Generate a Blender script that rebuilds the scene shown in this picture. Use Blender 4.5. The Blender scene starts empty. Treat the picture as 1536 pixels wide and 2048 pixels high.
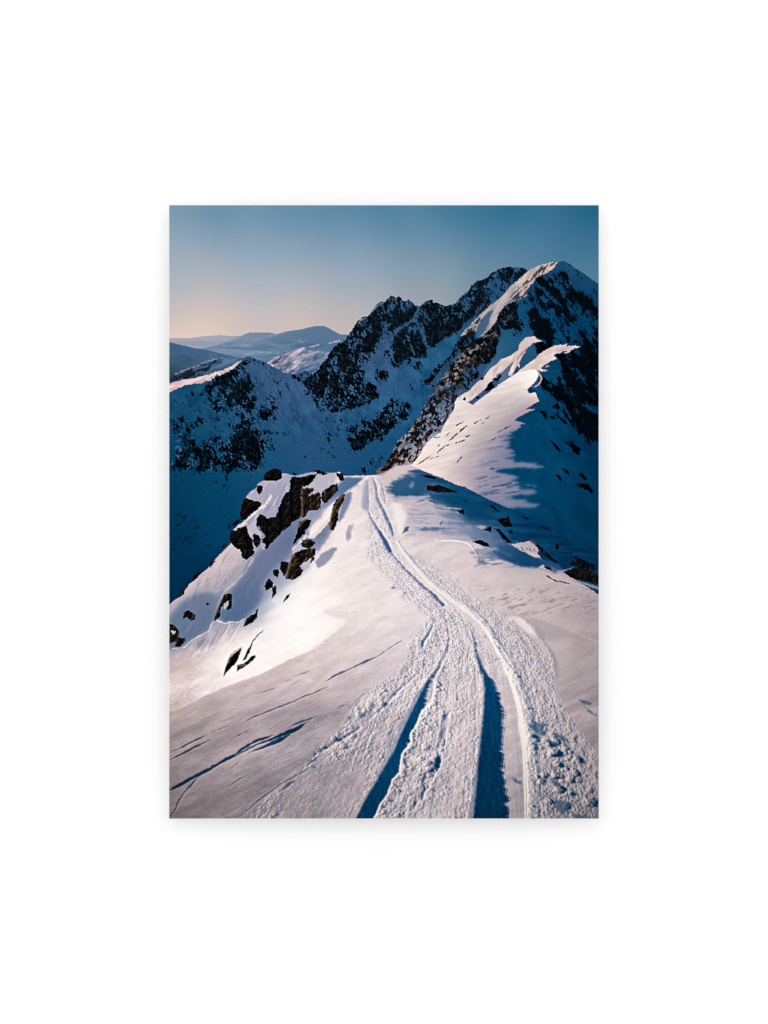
import numpy as np

# ---------------------------------------------------------------- the printed picture
# The poster is one flat sheet.  Its printed picture is computed here, layer by layer,
# and stored as ink colour per point of the sheet.
PW, PH = 860, 1228            # points of the printed sheet, across and down
OX, OY = 338.0, 410.0         # drawing coordinates of the sheet's upper left corner
TILE = {1:(338,630),2:(618,570),3:(898,510),4:(338,900),5:(618,800),6:(898,790),
        20:(338,920),21:(768,920),7:(338,1140),8:(618,1060),9:(898,1060),10:(338,1340),11:(618,1340),12:(898,1340)}
YY, XX = np.mgrid[0:PH, 0:PW].astype(np.float32)
XX += OX; YY += OY

def T(t, *pts):
    ox, oy = TILE[t]
    q = 3.572 if t >= 20 else 5.12
    return [(ox + x/q, oy + y/q) for x, y in pts]

def vnoise(u, v, seed):
    iu = np.floor(u).astype(np.int64); iv = np.floor(v).astype(np.int64)
    fu = (u-iu).astype(np.float32); fv = (v-iv).astype(np.float32)
    fu = fu*fu*fu*(fu*(fu*6-15)+10); fv = fv*fv*fv*(fv*(fv*6-15)+10)
    rng = np.random.RandomState(seed)
    tab = rng.rand(256, 256).astype(np.float32)
    a = tab[iv & 255, iu & 255]; b = tab[iv & 255, (iu+1) & 255]
    c = tab[(iv+1) & 255, iu & 255]; d = tab[(iv+1) & 255, (iu+1) & 255]
    return (a*(1-fu)+b*fu)*(1-fv) + (c*(1-fu)+d*fu)*fv

def fbm(u, v, seed, octv=4, gain=0.5, lac=2.03):
    s = np.zeros(u.shape, np.float32); a = 1.0; t = 0.0
    for o in range(octv):
        s += a*vnoise(u + 17.3*o, v - 9.7*o, seed + o); t += a
        a *= gain; u = u*lac; v = v*lac
    return s/t

_nc = {}
def noise(scale, seed, octv=4, angle=0.0, aniso=1.0, gain=0.5):
    """fractal noise; 'aniso' > 1 stretches along 'angle' (degrees, image axes, y down)"""
    key = (scale, seed, octv, angle, aniso, gain)
    if key not in _nc:
        _nc[key] = noise_(*key)
    return _nc[key]

def noise_(scale, seed, octv, angle, aniso, gain):
    c, s = np.cos(np.radians(angle)), np.sin(np.radians(angle))
    u = (XX*c + YY*s)/(scale*aniso); v = (-XX*s + YY*c)/scale
    return fbm(u, v, seed, octv, gain)

def sstep(a, b, x):
    t = np.clip((x-a)/(b-a), 0, 1); return t*t*(3-2*t)

def blur1(a, r, ax):
    n = a.shape[ax]; pad = [(0,0)]*2; pad[ax] = (r+1, r)
    c = np.cumsum(np.pad(a, pad, mode='edge').astype(np.float64), axis=ax)
    if ax == 0: return ((c[2*r+1:2*r+1+n]-c[:n])/(2*r+1)).astype(np.float32)
    return ((c[:, 2*r+1:2*r+1+n]-c[:, :n])/(2*r+1)).astype(np.float32)

def blur(a, r):
    r = int(round(r))
    if r < 1: return a
    for _ in range(2):
        a = blur1(blur1(a, r, 0), r, 1)
    return a

_wn = {}
def warp(scale, seed):
    k = (scale, seed)
    if k not in _wn:
        _wn[k] = (noise(scale, 900+seed, 3)-0.5, noise(scale, 950+seed, 3)-0.5)
    return _wn[k]

def poly(pts, rough=0.0, rs=6.0, soft=0, seed=0, dx=None):
    pts = [(float(x), float(y)) for x, y in pts]
    q = rough*2+3+(45 if dx is not None else 0)
    x0 = min(p[0] for p in pts)-q; x1 = max(p[0] for p in pts)+q
    y0 = min(p[1] for p in pts)-rough*2-3; y1 = max(p[1] for p in pts)+rough*2+3
    i0, i1 = max(0, int(x0-OX)), min(PW, int(x1-OX)+1)
    j0, j1 = max(0, int(y0-OY)), min(PH, int(y1-OY)+1)
    m = np.zeros((PH, PW), np.float32)
    if i1 <= i0 or j1 <= j0: return m
    X = XX[j0:j1, i0:i1]; Y = YY[j0:j1, i0:i1]
    if dx is not None: X = X + dx[j0:j1, i0:i1]
    if rough:
        wx, wy = warp(rs, seed)
        X = X + wx[j0:j1, i0:i1]*rough*2.4; Y = Y + wy[j0:j1, i0:i1]*rough*2.4
    ins = np.zeros(X.shape, bool)
    n = len(pts)
    for k in range(n):
        xa, ya = pts[k]; xb, yb = pts[(k+1) % n]
        if ya == yb: continue
        ins ^= ((ya > Y) != (yb > Y)) & (X < (xb-xa)*(Y-ya)/(yb-ya)+xa)
    m[j0:j1, i0:i1] = ins
    if soft:
        q = int(round(soft))*2+2
        a0, a1 = max(0, i0-q), min(PW, i1+q); b0, b1 = max(0, j0-q), min(PH, j1+q)
        m[b0:b1, a0:a1] = blur(m[b0:b1, a0:a1], soft)
    return m

def spline(pts, n=8):
    """Catmull-Rom through the points; extra values (widths) ride along"""
    P = np.array(pts, float)
    if len(P) < 3: return P
    Q = np.vstack([2*P[0]-P[1], P, 2*P[-1]-P[-2]])
    out = []
    for i in range(1, len(Q)-2):
        for t in np.linspace(0, 1, n, endpoint=False):
            a, b, c, d = Q[i-1], Q[i], Q[i+1], Q[i+2]
            out.append(0.5*((2*b)+(c-a)*t+(2*a-5*b+4*c-d)*t*t+(3*b-a-3*c+d)*t**3))
    out.append(P[-1])
    return np.array(out)

def lateral(pts, pad=60, win=None):
    """signed sideways distance to a path, width and length along it, inside a window"""
    j0w, j1w, i0w, i1w = win or (0, PH, 0, PW)
    P = spline(pts); w = P[:, 2] if P.shape[1] > 2 else np.ones(len(P))
    shp = (j1w-j0w, i1w-i0w)
    best = np.full(shp, 1e9, np.float32); sg = np.full(shp, 1e9, np.float32)
    wd = np.zeros(shp, np.float32); al = np.zeros(shp, np.float32)
    L = 0.0
    for k in range(len(P)-1):
        xa, ya = P[k][:2]; xb, yb = P[k+1][:2]
        i0 = max(i0w, int(min(xa, xb)-OX-pad)); i1 = min(i1w, int(max(xa, xb)-OX+pad)+1)
        j0 = max(j0w, int(min(ya, yb)-OY-pad)); j1 = min(j1w, int(max(ya, yb)-OY+pad)+1)
        dx, dy = xb-xa, yb-ya; l2 = dx*dx+dy*dy+1e-9; l = l2**.5
        if i1 > i0 and j1 > j0:
            X = XX[j0:j1, i0:i1]-xa; Y = YY[j0:j1, i0:i1]-ya
            t = np.clip((X*dx+Y*dy)/l2, 0, 1)
            d = np.hypot(X-t*dx, Y-t*dy); cr = (dx*Y-dy*X)/l
            q = (slice(j0-j0w, j1-j0w), slice(i0-i0w, i1-i0w))
            s = d < best[q]
            best[q][s] = d[s]; sg[q][s] = (np.sign(-cr)*d)[s]
            wd[q][s] = (w[k]+(w[k+1]-w[k])*t)[s]; al[q][s] = (L+t*l)[s]
        L += l
    return sg, wd, al, L

def stroke(pts, rough=0.0, rs=4.0, edge=0.7, seed=0):
    m = np.zeros((PH, PW), np.float32)
    i0 = max(0, int(min(p[0] for p in pts)-OX)-40); i1 = min(PW, int(max(p[0] for p in pts)-OX)+40)
    j0 = max(0, int(min(p[1] for p in pts)-OY)-40); j1 = min(PH, int(max(p[1] for p in pts)-OY)+40)
    if i1 <= i0 or j1 <= j0: return m
    sg, wd, al, L = lateral(pts, 40, (j0, j1, i0, i1))
    d = np.abs(sg)
    if rough: d = d + (noise(rs, 700+seed, 2)[j0:j1, i0:i1]-0.5)*rough*2
    m[j0:j1, i0:i1] = (1-sstep(-edge, edge, d-wd/2))*(wd > 0.05)
    return m

def field(pts, power=5.0):
    """smooth colour field through control points ((x, y, (r, g, b)) ...)"""
    gx = np.arange(0, PW+8, 8); gy = np.arange(0, PH+8, 8)
    GX, GY = np.meshgrid(gx+OX, gy+OY)
    num = np.zeros(GX.shape+(3,)); den = np.zeros(GX.shape)
    for x, y, c in pts:
        w = 1/(((GX-x)**2+(GY-y)**2)+90.0)**(power/2)
        num += w[..., None]*np.array(c, float); den += w
    F = num/den[..., None]
    for _ in range(2):
        for ch in range(3): F[..., ch] = blur(F[..., ch].astype(np.float32), 2)
    u = np.arange(PW)/8.0; v = np.arange(PH)/8.0
    iu = u.astype(int); iv = v.astype(int); fu = (u-iu)[None, :, None]; fv = (v-iv)[:, None, None]
    A = F[iv][:, iu]; B = F[iv][:, iu+1]; C = F[iv+1][:, iu]; D = F[iv+1][:, iu+1]
    return ((A*(1-fu)+B*fu)*(1-fv)+(C*(1-fu)+D*fu)*fv).astype(np.float32)

def deep_shade(f):
    """snow in open shade: cooler and darker"""
    r, g, b = f[..., 0], f[..., 1], f[..., 2]
    return np.stack([np.where(r < 90, r*.82, r*.82+(r-90)*.4), np.where(g > 64, 64+(g-64)*.66, g*.98), np.where(b > 106, 101+(b-106)*.72, b*.955)], -1).astype(np.float32)

def mix(img, m, col):
    c = np.asarray(col, np.float32)
    ys = np.flatnonzero(m.any(1)); xs = np.flatnonzero(m.any(0))
    if not len(ys): return
    w = (slice(ys[0], ys[-1]+1), slice(xs[0], xs[-1]+1))
    if c.ndim == 3: c = c[w]
    img[w] += m[w][..., None]*(c-img[w])

def shift(a, dx, dy):
    """a sampled at (x-dx, y-dy), whole steps, edges held"""
    ys = np.clip(np.arange(PH)-dy, 0, PH-1); xs = np.clip(np.arange(PW)-dx, 0, PW-1)
    return a[ys][:, xs]

def below(pts):
    """closed area under a skyline"""
    return list(pts)+[(pts[-1][0], 1700), (pts[0][0], 1700)]

def rocks(density, scale, seed, angle=60, aniso=1.6, w=0.05):
    n = 0.50*noise(scale, seed, 3, angle, aniso)+0.34*noise(scale*0.42, seed+40, 2, angle, aniso)+0.22*noise(scale*0.2, seed+41, 2, angle, 1.2)
    n = (n-n.mean())/n.std()
    t = (np.clip(density, 0, 1.2)-0.5)*5.2       # density 0.5 covers half
    return sstep(-w*5, w*5, t-n)*(density > 0.02)

SGN = 1
def paint():
    img = np.zeros((PH, PW, 3), np.float32)
    # ---- sky
    sky = [(338,410,(116,149,172)),(440,410,(104,143,170)),(560,410,(96,139,168)),(680,410,(86,133,164)),(768,410,(78,128,160)),
           (900,410,(60,118,150)),(1020,410,(42,106,142)),(1198,410,(30,96,132)),
           (338,480,(146,167,184)),(520,480,(132,160,182)),(700,480,(122,153,178)),(860,480,(104,142,168)),(1020,480,(78,126,156)),(1198,480,(58,112,146)),
           (338,550,(168,178,192)),(520,550,(162,176,192)),(700,550,(152,169,186)),(860,550,(138,158,174)),(1000,550,(108,140,162)),(1198,550,(84,126,152)),
           (338,610,(192,187,192)),(520,610,(186,186,194)),(700,610,(174,177,186)),(860,610,(158,164,170)),
           (338,645,(210,192,188)),(520,645,(204,192,190)),(700,645,(194,186,184)),
           (338,674,(234,206,188)),(400,674,(228,203,188)),(460,670,(219,198,187)),(600,655,(206,191,186)),(520,665,(208,190,184)),(700,665,(202,186,180))]
    img[:] = field(sky, 3.4)
    for _ch in range(3): img[..., _ch] = blur(img[..., _ch], 14)
    # ---- farthest hills
    A = [(330,675),(357,675.3),(385,675),(406,672),(423,671),(439.5,669.6),(463,672),(483,672),(520,680),(700,690)]
    m = poly(below(A), soft=0)
    mix(img, m, field([(338,677,(196,184,190)),(440,674,(182,178,190)),(338,690,(158,162,178)),(450,684,(160,165,182)),(520,690,(140,152,172)),(338,700,(140,150,168)),(450,712,(112,138,162))]))
    mix(img, poly([(330,682),(400,681.5),(460,683),(480,690),(400,694),(330,690)], soft=2), (148,157,175))
    B = T(1,(560,290),(640,255),(700,230),(760,200),(800,184),(840,176),(950,177),(1040,178),(1085,192),(1200,240))
    m = poly(below(B), soft=0)
    mix(img, m*(YY<700), field([(500,668,(110,134,158)),(545,668,(116,138,160)),(500,680,(118,140,164)),(470,682,(140,152,172))]))
    C = [(380,700)]+T(1,(400,328),(500,300),(600,272),(760,270),(860,262),(930,242),(1000,225),(1090,195),(1220,162),(1350,145),(1440,122),(1490,112))+ \
        T(2,(60,418),(115,415),(160,420),(220,450),(300,495),(330,503),(395,507),(450,520))
    m = poly(below(C), soft=0)
    cc = field([(640,655,(92,122,150)),(600,662,(98,126,153)),(560,672,(104,130,156)),(640,680,(84,114,144)),(590,690,(86,118,148)),
                (500,688,(118,140,164)),(430,698,(126,146,168)),(520,702,(98,128,156)),(460,712,(104,132,158)),(620,700,(76,110,142)),(690,676,(90,120,148)),(560,716,(80,114,146))])
    st = noise(5, 11, 3, 3, 7); cc = cc + (st-0.5)[..., None]*np.array([52,40,34])*sstep(668,690,YY)[..., None]*(1-sstep(560,640,XX)*0.6)[..., None]
    mix(img, m, cc)
    for a, b in ((T(1,(860,262),(930,242),(1000,225),(1085,200)),1.2), (T(1,(1220,300),(1300,290),(1350,270),(1365,285)),2.2),
                 (T(1,(780,400),(900,385),(1010,382),(1140,395)),1.8), (T(1,(560,330),(700,310),(800,312)),1.0),
                 (T(1,(1000,345),(1100,368),(1200,366)),1.0),(T(1,(1090,196),(1220,160),(1300,150)),0.8)):
        mix(img, blur(stroke([(x,y,b*1.3) for x,y in a], 2.0, 5), 1)*0.5, (170,168,182))
    # ---- dark hill, left
    D = T(1,(-20,272),(60,290),(160,312),(250,335),(360,348),(460,372),(560,400),(700,430),(820,450))
    m = poly(below(D), 0.4, 5)
    dd = field([(340,690,(84,114,142)),(370,700,(78,108,136)),(420,708,(84,114,142)),(470,716,(78,112,142)),(345,720,(62,94,118)),(400,718,(70,102,130)),(345,742,(50,74,90)),(380,735,(58,84,104)),(340,755,(44,66,80))])
    mix(img, m, dd*np.array([.9,.95,1.0]) + (noise(7, 21, 4, 10, 2.5)-0.5)[..., None]*16)
    # ---- second ridge, left
    E = T(1,(-20,640),(60,600),(150,560),(240,525),(330,490),(400,462),(450,450),(500,436),(550,428),(600,433),(700,438),(790,440))
    m = poly(below(E), 0.7, 5)
    ee = field([(345,752,(52,72,92)),(380,740,(60,82,108)),(440,722,(78,108,140)),(470,722,(72,104,138)),(400,745,(40,66,92)),(345,765,(44,60,78))])
    ee = ee + (noise(5, 23, 3, -24, 3)-0.5)[..., None]*70
    mix(img, m, ee)
    rk = rocks(poly(T(1,(0,640),(300,520),(440,470),(520,460),(420,560),(280,640),(0,700)), soft=4)*0.62, 7, 25, -28, 3.2)
    mix(img, rk*m, (30,42,54))
    mix(img, stroke([(x,y,w) for (x,y),w in zip(T(1,(60,606),(150,568),(240,532),(330,498),(450,457),(550,436)),(1.2,2.0,2.0,1.8,1.6,.8))], 2.2, 4)*.6, (180,168,176))
    # ---- sunlit snow hill behind
    F = T(1,(960,500),(1005,485),(1080,430),(1180,390),(1270,360),(1350,335),(1480,320),(1536,300))+T(2,(60,615),(120,600),(200,592),(260,574),(310,566),(420,560))
    m = poly(below(F), 0.6, 4)
    ff = field([(545,725,(150,150,168)),(570,712,(178,166,176)),(600,702,(176,166,180)),(625,708,(204,186,190)),(590,725,(190,176,184)),(560,738,(150,152,172)),
                (650,690,(84,116,150)),(670,684,(100,126,156)),(645,702,(132,140,164)),(640,722,(86,116,148)),(600,742,(90,118,150)),(620,735,(106,128,158)),(580,748,(84,112,146))])
    f1 = noise(6, 31, 4, -28, 3.4); f1 = f1 + (noise(2.6, 32, 3, -30, 3)-.5)*.55
    ff = ff - np.array([14,12,8]) + ((f1-0.5)*190)[..., None]*np.array([1,.8,.7])
    mix(img, m, ff)
    mix(img, poly(T(2,(-40,632),(60,615),(120,600),(200,592),(330,560),(260,680),(180,678),(60,668),(-20,672)), 1, 5, soft=1)*m*.9, (78,110,144))
    mix(img, poly(T(2,(-160,900),(-60,850),(40,790),(120,740),(220,680),(240,640),(60,900),(0,960)), 2, 6, soft=3)*m*.7, (88,114,146))
    rk = rocks(poly(T(1,(1040,480),(1080,430),(1250,360),(1280,375),(1130,490),(1060,520)), soft=3)*0.6, 6, 33, -30, 3)
    mix(img, rk*m*0.85, (44,62,84))
    mix(img, stroke([(x,y,1.6) for x,y in T(2,(200,598),(260,580),(310,570))], 0.8, 3), (196,188,200))
    mix(img, stroke([(x,y,1.6) for x,y in T(2,(0,635),(50,622),(100,608))], 0.8, 3), (180,172,188))
    # ---- the shaded corrie floor and everything in front of the far hills
    cor = [(330,800)]+[(400,780),(566,746)]+T(1,(1170,595),(1240,600),(1400,560),(1536,520))+[(700,660),(1198,600)]
    shade = field([(345,800,(22,82,118)),(400,800,(24,78,116)),(345,850,(10,72,110)),(345,930,(2,66,104)),(345,1000,(2,62,100)),(345,1080,(0,56,94)),(345,1170,(0,50,88)),
                   (440,960,(8,72,112)),(440,1040,(4,66,106)),(520,960,(20,80,120)),(540,900,(28,86,126)),(570,800,(58,98,142)),(590,770,(66,104,148)),(560,850,(44,92,134)),
                   (620,860,(44,94,136)),(600,930,(38,88,130)),(680,900,(34,86,128)),(700,935,(30,82,126)),(640,940,(42,90,134)),
                   (760,720,(66,102,142)),(800,760,(50,100,142)),(850,720,(30,92,132)),(880,690,(40,98,138)),(830,820,(32,92,134)),(850,860,(24,84,126)),(780,900,(26,84,126)),(760,780,(46,98,140)),
                   (500,740,(62,100,140)),(540,750,(60,98,140)),(470,770,(34,82,120)),(990,580,(44,94,138)),(960,620,(34,84,124)),(940,560,(40,84,120))])
    shade = deep_shade(shade); shade[..., 0] += 5*sstep(60, 100, shade[..., 1])
    m = poly(below([(330,795),(420,775),(566,745),(590,748),(640,735),(700,690),(760,640),(1198,600)]))
    mix(img, m, shade)
    # ---- left middle peak
    G = T(1,(-20,704),(60,682),(130,665),(260,645),(400,605),(520,570),(610,535),(690,490),(740,460),(770,436),(790,424),(830,424),(870,440),(900,455),(990,480),(1060,525),(1130,560),(1170,595),(1230,612),(1300,640))
    m = poly(below(G), 0.8, 4, seed=1)
    g1 = shade + ((noise(14, 41, 4, 70, 1.5)-0.5)*26)[..., None]*np.array([.9,1,1])
    mix(img, m*(1-sstep(840, 905, YY)), g1)
    lit = poly(T(1,(-20,704),(60,682),(130,665),(260,645),(400,605),(520,570),(610,535),(690,490),(745,458),(700,505),(640,560),(560,605),(490,640),(430,672),(400,668),(330,690),(230,705),(140,722),(80,755),(-20,800)), 1.6, 5)
    mix(img, lit, np.array((208,186,190))+((noise(5, 43, 3, -22, 3)-0.5)*70)[..., None]*np.array([1,.9,.8]))
    mix(img, stroke([(x,y,2) for x,y in T(1,(430,665),(500,630),(600,572),(690,495))], 1.5, 3)*0.6, (228,204,200))
    den = np.zeros((PH, PW), np.float32)
    def zone(d, pts, v, soft=8):
        np.maximum(d, poly(pts, 4, 14)*v, out=d) if not soft else np.maximum(d, blur(poly(pts, 4, 14)*v, soft), out=d)
    zone(den, T(1,(770,440),(830,425),(900,460),(820,500),(740,560),(740,640),(640,650),(600,610),(690,510)), .8, 2)
    zone(den, T(1,(440,660),(600,590),(760,560),(880,600),(920,690),(930,800),(900,960),(740,980),(560,1020),(440,1020),(390,900),(370,760)), .60, 6)
    zone(den, T(1,(700,620),(900,600),(920,690),(880,920),(600,960),(560,760)), .68, 6)
    zone(den, T(1,(980,620),(1160,590),(1190,730),(1040,730)), .5, 5)
    zone(den, T(1,(1010,830),(1130,820),(1180,980),(1120,1030),(940,1100),(870,1080),(880,960),(1030,930)), .56, 5)
    zone(den, T(1,(210,870),(260,870),(250,1000),(420,1050),(420,1190),(330,1190),(270,1100),(220,960)), .52, 5)
    zone(den, T(1,(0,1050),(150,960),(300,1150),(300,1300),(260,1420),(60,1420),(0,1330)), .52, 7)
    zone(den, T(1,(0,1330),(280,1340),(430,1220),(620,1200),(830,1150),(990,1120),(1010,1230),(1080,1310),(1080,1390),(980,1400),(980,1536),(960,1600),(820,1590),(540,1580),(160,1600),(0,1600)), .68, 6)
    zone(den, T(1,(640,1220),(860,1180),(1030,1260),(1070,1360),(980,1400),(970,1560),(640,1560),(420,1440)), .82, 8)
    zone(den, T(1,(250,760),(420,680),(900,560),(1190,700),(1150,1060),(950,1160),(880,1160),(420,1240),(200,1200),(60,1000)), .34, 6)
    zone(den, T(1,(20,760),(170,800),(330,700),(400,690),(420,900),(340,960),(180,1000),(20,1000)), .22, 10)
    zone(den, T(1,(900,680),(1180,620),(1190,1000),(1040,1100),(860,1150),(700,1150),(640,1000),(900,900)), .30, 8)
    zone(den, T(4,(0,100),(420,80),(960,60),(1000,190),(860,300),(700,230),(560,300),(300,270),(120,240),(0,330)), .36, 8)
    # scree specks across the corrie
    zone(den, T(1,(1050,1000),(1380,850),(1536,1000),(1536,1536),(1020,1536),(1090,1350)), .16, 12)
    zone(den, T(1,(700,500),(740,460),(770,430),(830,418),(920,460),(990,478),(1060,520),(1170,590),(1190,700),(1100,640),(1000,560),(900,500),(820,500)), .40, 2)
    zone(den, T(1,(430,660),(560,600),(650,550),(740,470),(760,560),(700,640),(560,680)), .70, 2)
    # ---- black jagged peak
    H = T(1,(1225,622),(1300,600),(1380,570))+T(2,(30,905),(60,870),(100,840),(140,790),(180,740),(205,700),(230,660),(270,620),(310,590),(350,555),(390,520),(410,490),(430,460),(455,430),(470,400),(500,360),(540,335),(580,320),(620,298),(635,270),(650,240),(690,200),(720,172),(745,165),(770,172),(790,145),(815,128),(838,108),(855,100),(875,112),(890,128),(915,115),(940,125),(960,150),(985,160),(1005,150),(1025,143),(1045,165),(1070,185),(1090,205),(1115,220),(1140,205),(1180,172),(1215,150),(1245,146),(1270,165),(1285,180),(1320,185),(1345,188),(1375,205),(1410,208),(1440,195),(1465,200),(1500,175),(1536,160))+ \
        T(3,(60,490),(80,460),(110,430),(135,405),(160,395),(190,370),(200,345),(225,310),(260,280),(290,262),(330,255),(365,235),(400,215),(430,185),(470,165),(505,145),(540,130),(610,116),(650,125),(690,120),(720,130),(760,133),(825,152),(900,200),(1000,400))
    m = poly(below(H), 2.0, 5, seed=2)
    h1 = shade + ((noise(12, 45, 4, 60, 1.6)-0.5)*40)[..., None]*np.array([.8,1,1])
    mix(img, m*(1-sstep(840, 900, YY)), h1)
    zone(den, T(2,(30,905),(140,790),(230,660),(390,520),(470,400),(620,298),(720,172),(855,100),(1025,143),(1115,220),(1050,330),(940,420),(860,470),(760,560),(690,650),(620,760),(560,850),(590,960),(700,1040),(720,1140),(600,1200),(480,1270),(340,1270),(240,1310),(50,1290),(60,1180),(0,1130),(-50,1160),(-30,1060),(-60,1000),(0,920)), .74, 3)
    Hp = poly(H, 2.0, 5, seed=2)
    crest = np.clip(Hp-blur(shift(Hp, 0, 18), 3), 0, 1)
    np.maximum(den, crest*.86*(XX > 655), out=den); np.maximum(den, blur(Hp, 3)*Hp*.40*(YY < 720), out=den)
    zone(den, T(1,(1230,620),(1330,575),(1480,540),(1536,560),(1500,760),(1420,740),(1300,660)), .5, 3)
    zone(den, T(2,(0,1020),(200,940),(420,860),(560,980),(690,1050),(700,1150),(470,1260),(60,1290)), .88, 8)
    zone(den, T(2,(400,640),(640,500),(700,600),(540,800),(420,860),(360,760)), .80, 8)
    zone(den, T(2,(480,330),(680,230),(860,110),(960,160),(980,330),(840,450),(560,440)), .74, 8)
    zone(den, T(2,(1115,230),(1245,146),(1350,190),(1536,160),(1536,480),(1400,540),(1330,600),(1260,640),(1190,580),(1130,420),(1080,380)), .80, 4)
    zone(den, T(2,(880,470),(1040,440),(1150,520),(1200,700),(1170,760),(1080,730),(1020,800),(850,850),(830,770),(760,680),(840,600)), .72, 4)
    zone(den, T(2,(640,900),(800,850),(830,920),(680,970)), .5, 4)
    zone(den, T(2,(900,850),(980,850),(960,960),(880,950)), .45, 4)
    zone(den, T(2,(1060,800),(1160,780),(1150,880),(1100,900)), .5, 4)
    zone(den, T(2,(1030,1020),(1090,1020),(1090,1120),(1030,1120)), .4, 4)
    zone(den, T(2,(820,1190),(1020,1180),(1040,1300),(960,1390),(930,1450),(840,1430),(760,1530),(440,1536),(500,1370),(620,1390)), .74, 4)
    zone(den, T(5,(400,380),(500,160),(560,200),(760,130),(900,200),(940,260),(820,300),(740,400),(620,440),(480,520),(400,470)), .82, 5)
    zone(den, T(5,(120,320),(300,290),(310,400),(180,420)), .42, 6)
    zone(den, T(5,(290,520),(420,480),(480,560),(300,560)), .40, 6)
    zone(den, T(5,(0,150),(300,120),(420,480),(600,440),(760,400),(620,540),(300,560),(0,500)), .24, 10)
    zone(den, T(2,(1130,1000),(1300,860),(1380,750),(1480,640),(1536,600),(1536,800),(1400,900),(1300,1080),(1200,1130)), .62, 4)
    zone(den, T(3,(0,510),(110,430),(200,345),(330,255),(440,330),(380,480),(300,560),(160,720),(40,800),(0,760)), .74, 4)
    zone(den, T(3,(410,215),(540,130),(690,120),(800,150),(720,210),(650,210),(640,270),(540,330),(510,260)), .72, 3)
    zone(den, T(5,(420,770),(640,620),(760,560),(840,580),(760,690),(640,760)), .42, 6)
    corrie = poly(below([(330,700),(1198,515)]))
    rib1 = noise(11, 351, 3, 118, 3.2); rib1 = (rib1-rib1.mean())/rib1.std()
    rib2 = noise(24, 352, 3, 70, 1.6); rib2 = (rib2-rib2.mean())/rib2.std()
    den = np.where(den > .03, np.clip(den*(1.08+.08*rib1+.08*rib2)+.03*rib1+.04*rib2+.02, 0, 1.25), den)
    n1 = rocks(den, 6.4, 51, 66, 1.9)
    rc = field([(400,850,(4,22,36)),(560,740,(14,26,38)),(700,700,(16,26,36)),(780,640,(18,32,44)),(700,800,(8,18,28)),(860,640,(12,26,36)),(960,580,(16,32,46)),(900,700,(10,24,36)),(740,870,(8,16,24)),(480,900,(2,14,24))])
    rf = noise(3.0, 53, 3, 60, 1.6)
    core = sstep(.9, -.9, rib1+.8*rib2)
    rc = rc*.5 + (sstep(.51,.74,rf)*(.45+.95*core))[..., None]*np.array([34,62,86])
    both = np.maximum(m, poly(below(G), 0.8, 4, seed=1))
    floor_ = poly(below([(330,900),(1000,900)]))
    mix(img, n1*np.maximum(both, floor_)*(0.95), rc)
    pep = rocks(np.clip(blur(den, 9)*.62, 0, .42)*(XX < 1000), 2.3, 57, 62, 1.3)
    mix(img, pep*np.maximum(both, floor_)*.85, rc*.8+4)
    # snow grooves on the peak
    for pts, wd in ((T(2,(1120,230),(1090,310),(1010,390),(930,440),(880,480)),5),(T(2,(1200,600),(1170,500),(1120,420),(1080,350)),2.2),(T(2,(1000,520),(1040,620),(1080,720)),2.0),(T(2,(640,270),(740,190),(770,170)),1.5)):
        mix(img, stroke([(x,y,wd) for x,y in pts], 2.5, 4)*0.8, (54,96,132))
    for pts in (T(2,(40,900),(100,850)),T(2,(150,770),(185,735)),T(2,(320,590),(375,545)),T(2,(505,395),(530,360),(580,335)),T(2,(640,270),(690,212),(760,180))):
        mix(img, stroke([(x,y,1.8) for x,y in pts], 1.5, 3)*0.75, (150,162,184))
    # ---- main right peak: its shaded face
    I = T(3,(825,152),(900,115),(980,90),(1020,76),(1060,66),(1085,62),(1110,68),(1160,60),(1220,78),(1300,140),(1330,150),(1400,205),(1470,250),(1540,300),(1600,320))
    face = list(I)+[(1215,1300),(898,1100)]+T(6,(-200,700))+T(3,(0,1536),(-180,1300),(30,1000),(40,940),(130,800),(240,690),(330,590),(420,520),(540,420),(620,330),(720,240))
    m = poly(face, 1.0, 5, seed=3)
    fc = field([(1130,535,(34,78,120)),(1170,570,(26,72,114)),(1190,620,(8,58,98)),(1100,570,(20,74,118)),(1060,600,(16,76,120)),(1080,640,(14,74,118)),(1130,660,(4,70,114)),(1180,690,(2,58,98)),
                (1020,650,(26,84,126)),(1010,680,(40,96,140)),(1010,710,(52,102,146)),(990,730,(60,106,150)),(1060,710,(40,90,132)),(1130,720,(8,66,106)),(1150,780,(2,58,98)),(1190,780,(0,46,84)),
                (1100,830,(2,68,110)),(1060,880,(2,68,112)),(1180,880,(0,50,90)),(1120,950,(2,68,110)),(1060,960,(2,72,116)),(1190,960,(0,56,96)),(1120,1040,(0,62,102)),(1190,1060,(0,52,90)),
                (960,760,(70,100,140)),(930,800,(100,116,150)),(900,840,(110,120,150)),(1150,1100,(0,56,94)),(930,700,(30,64,96)),(900,780,(40,76,108))])
    fc = deep_shade(fc)
    mix(img, m, fc + ((noise(16, 61, 4, 55, 1.8)-0.5)*16)[..., None]*np.array([.6,1,1]))
    dI = np.zeros((PH, PW), np.float32)
    zone(dI, T(3,(1090,175),(1190,170),(1230,260),(1330,350),(1480,470),(1536,560),(1536,640),(1420,600),(1300,560),(1230,460),(1150,330),(1100,240)), .66, 4)
    zone(dI, T(3,(860,270),(930,200),(1000,190),(1060,230),(1080,380),(1200,480),(1240,590),(1160,600),(1090,690),(1030,500),(990,360),(900,300)), .62, 4)
    zone(dI, T(3,(790,560),(870,530),(930,620),(1010,680),(1070,800),(1070,920),(1020,950),(960,880),(880,840),(800,760),(820,640)), .72, 4)
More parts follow.
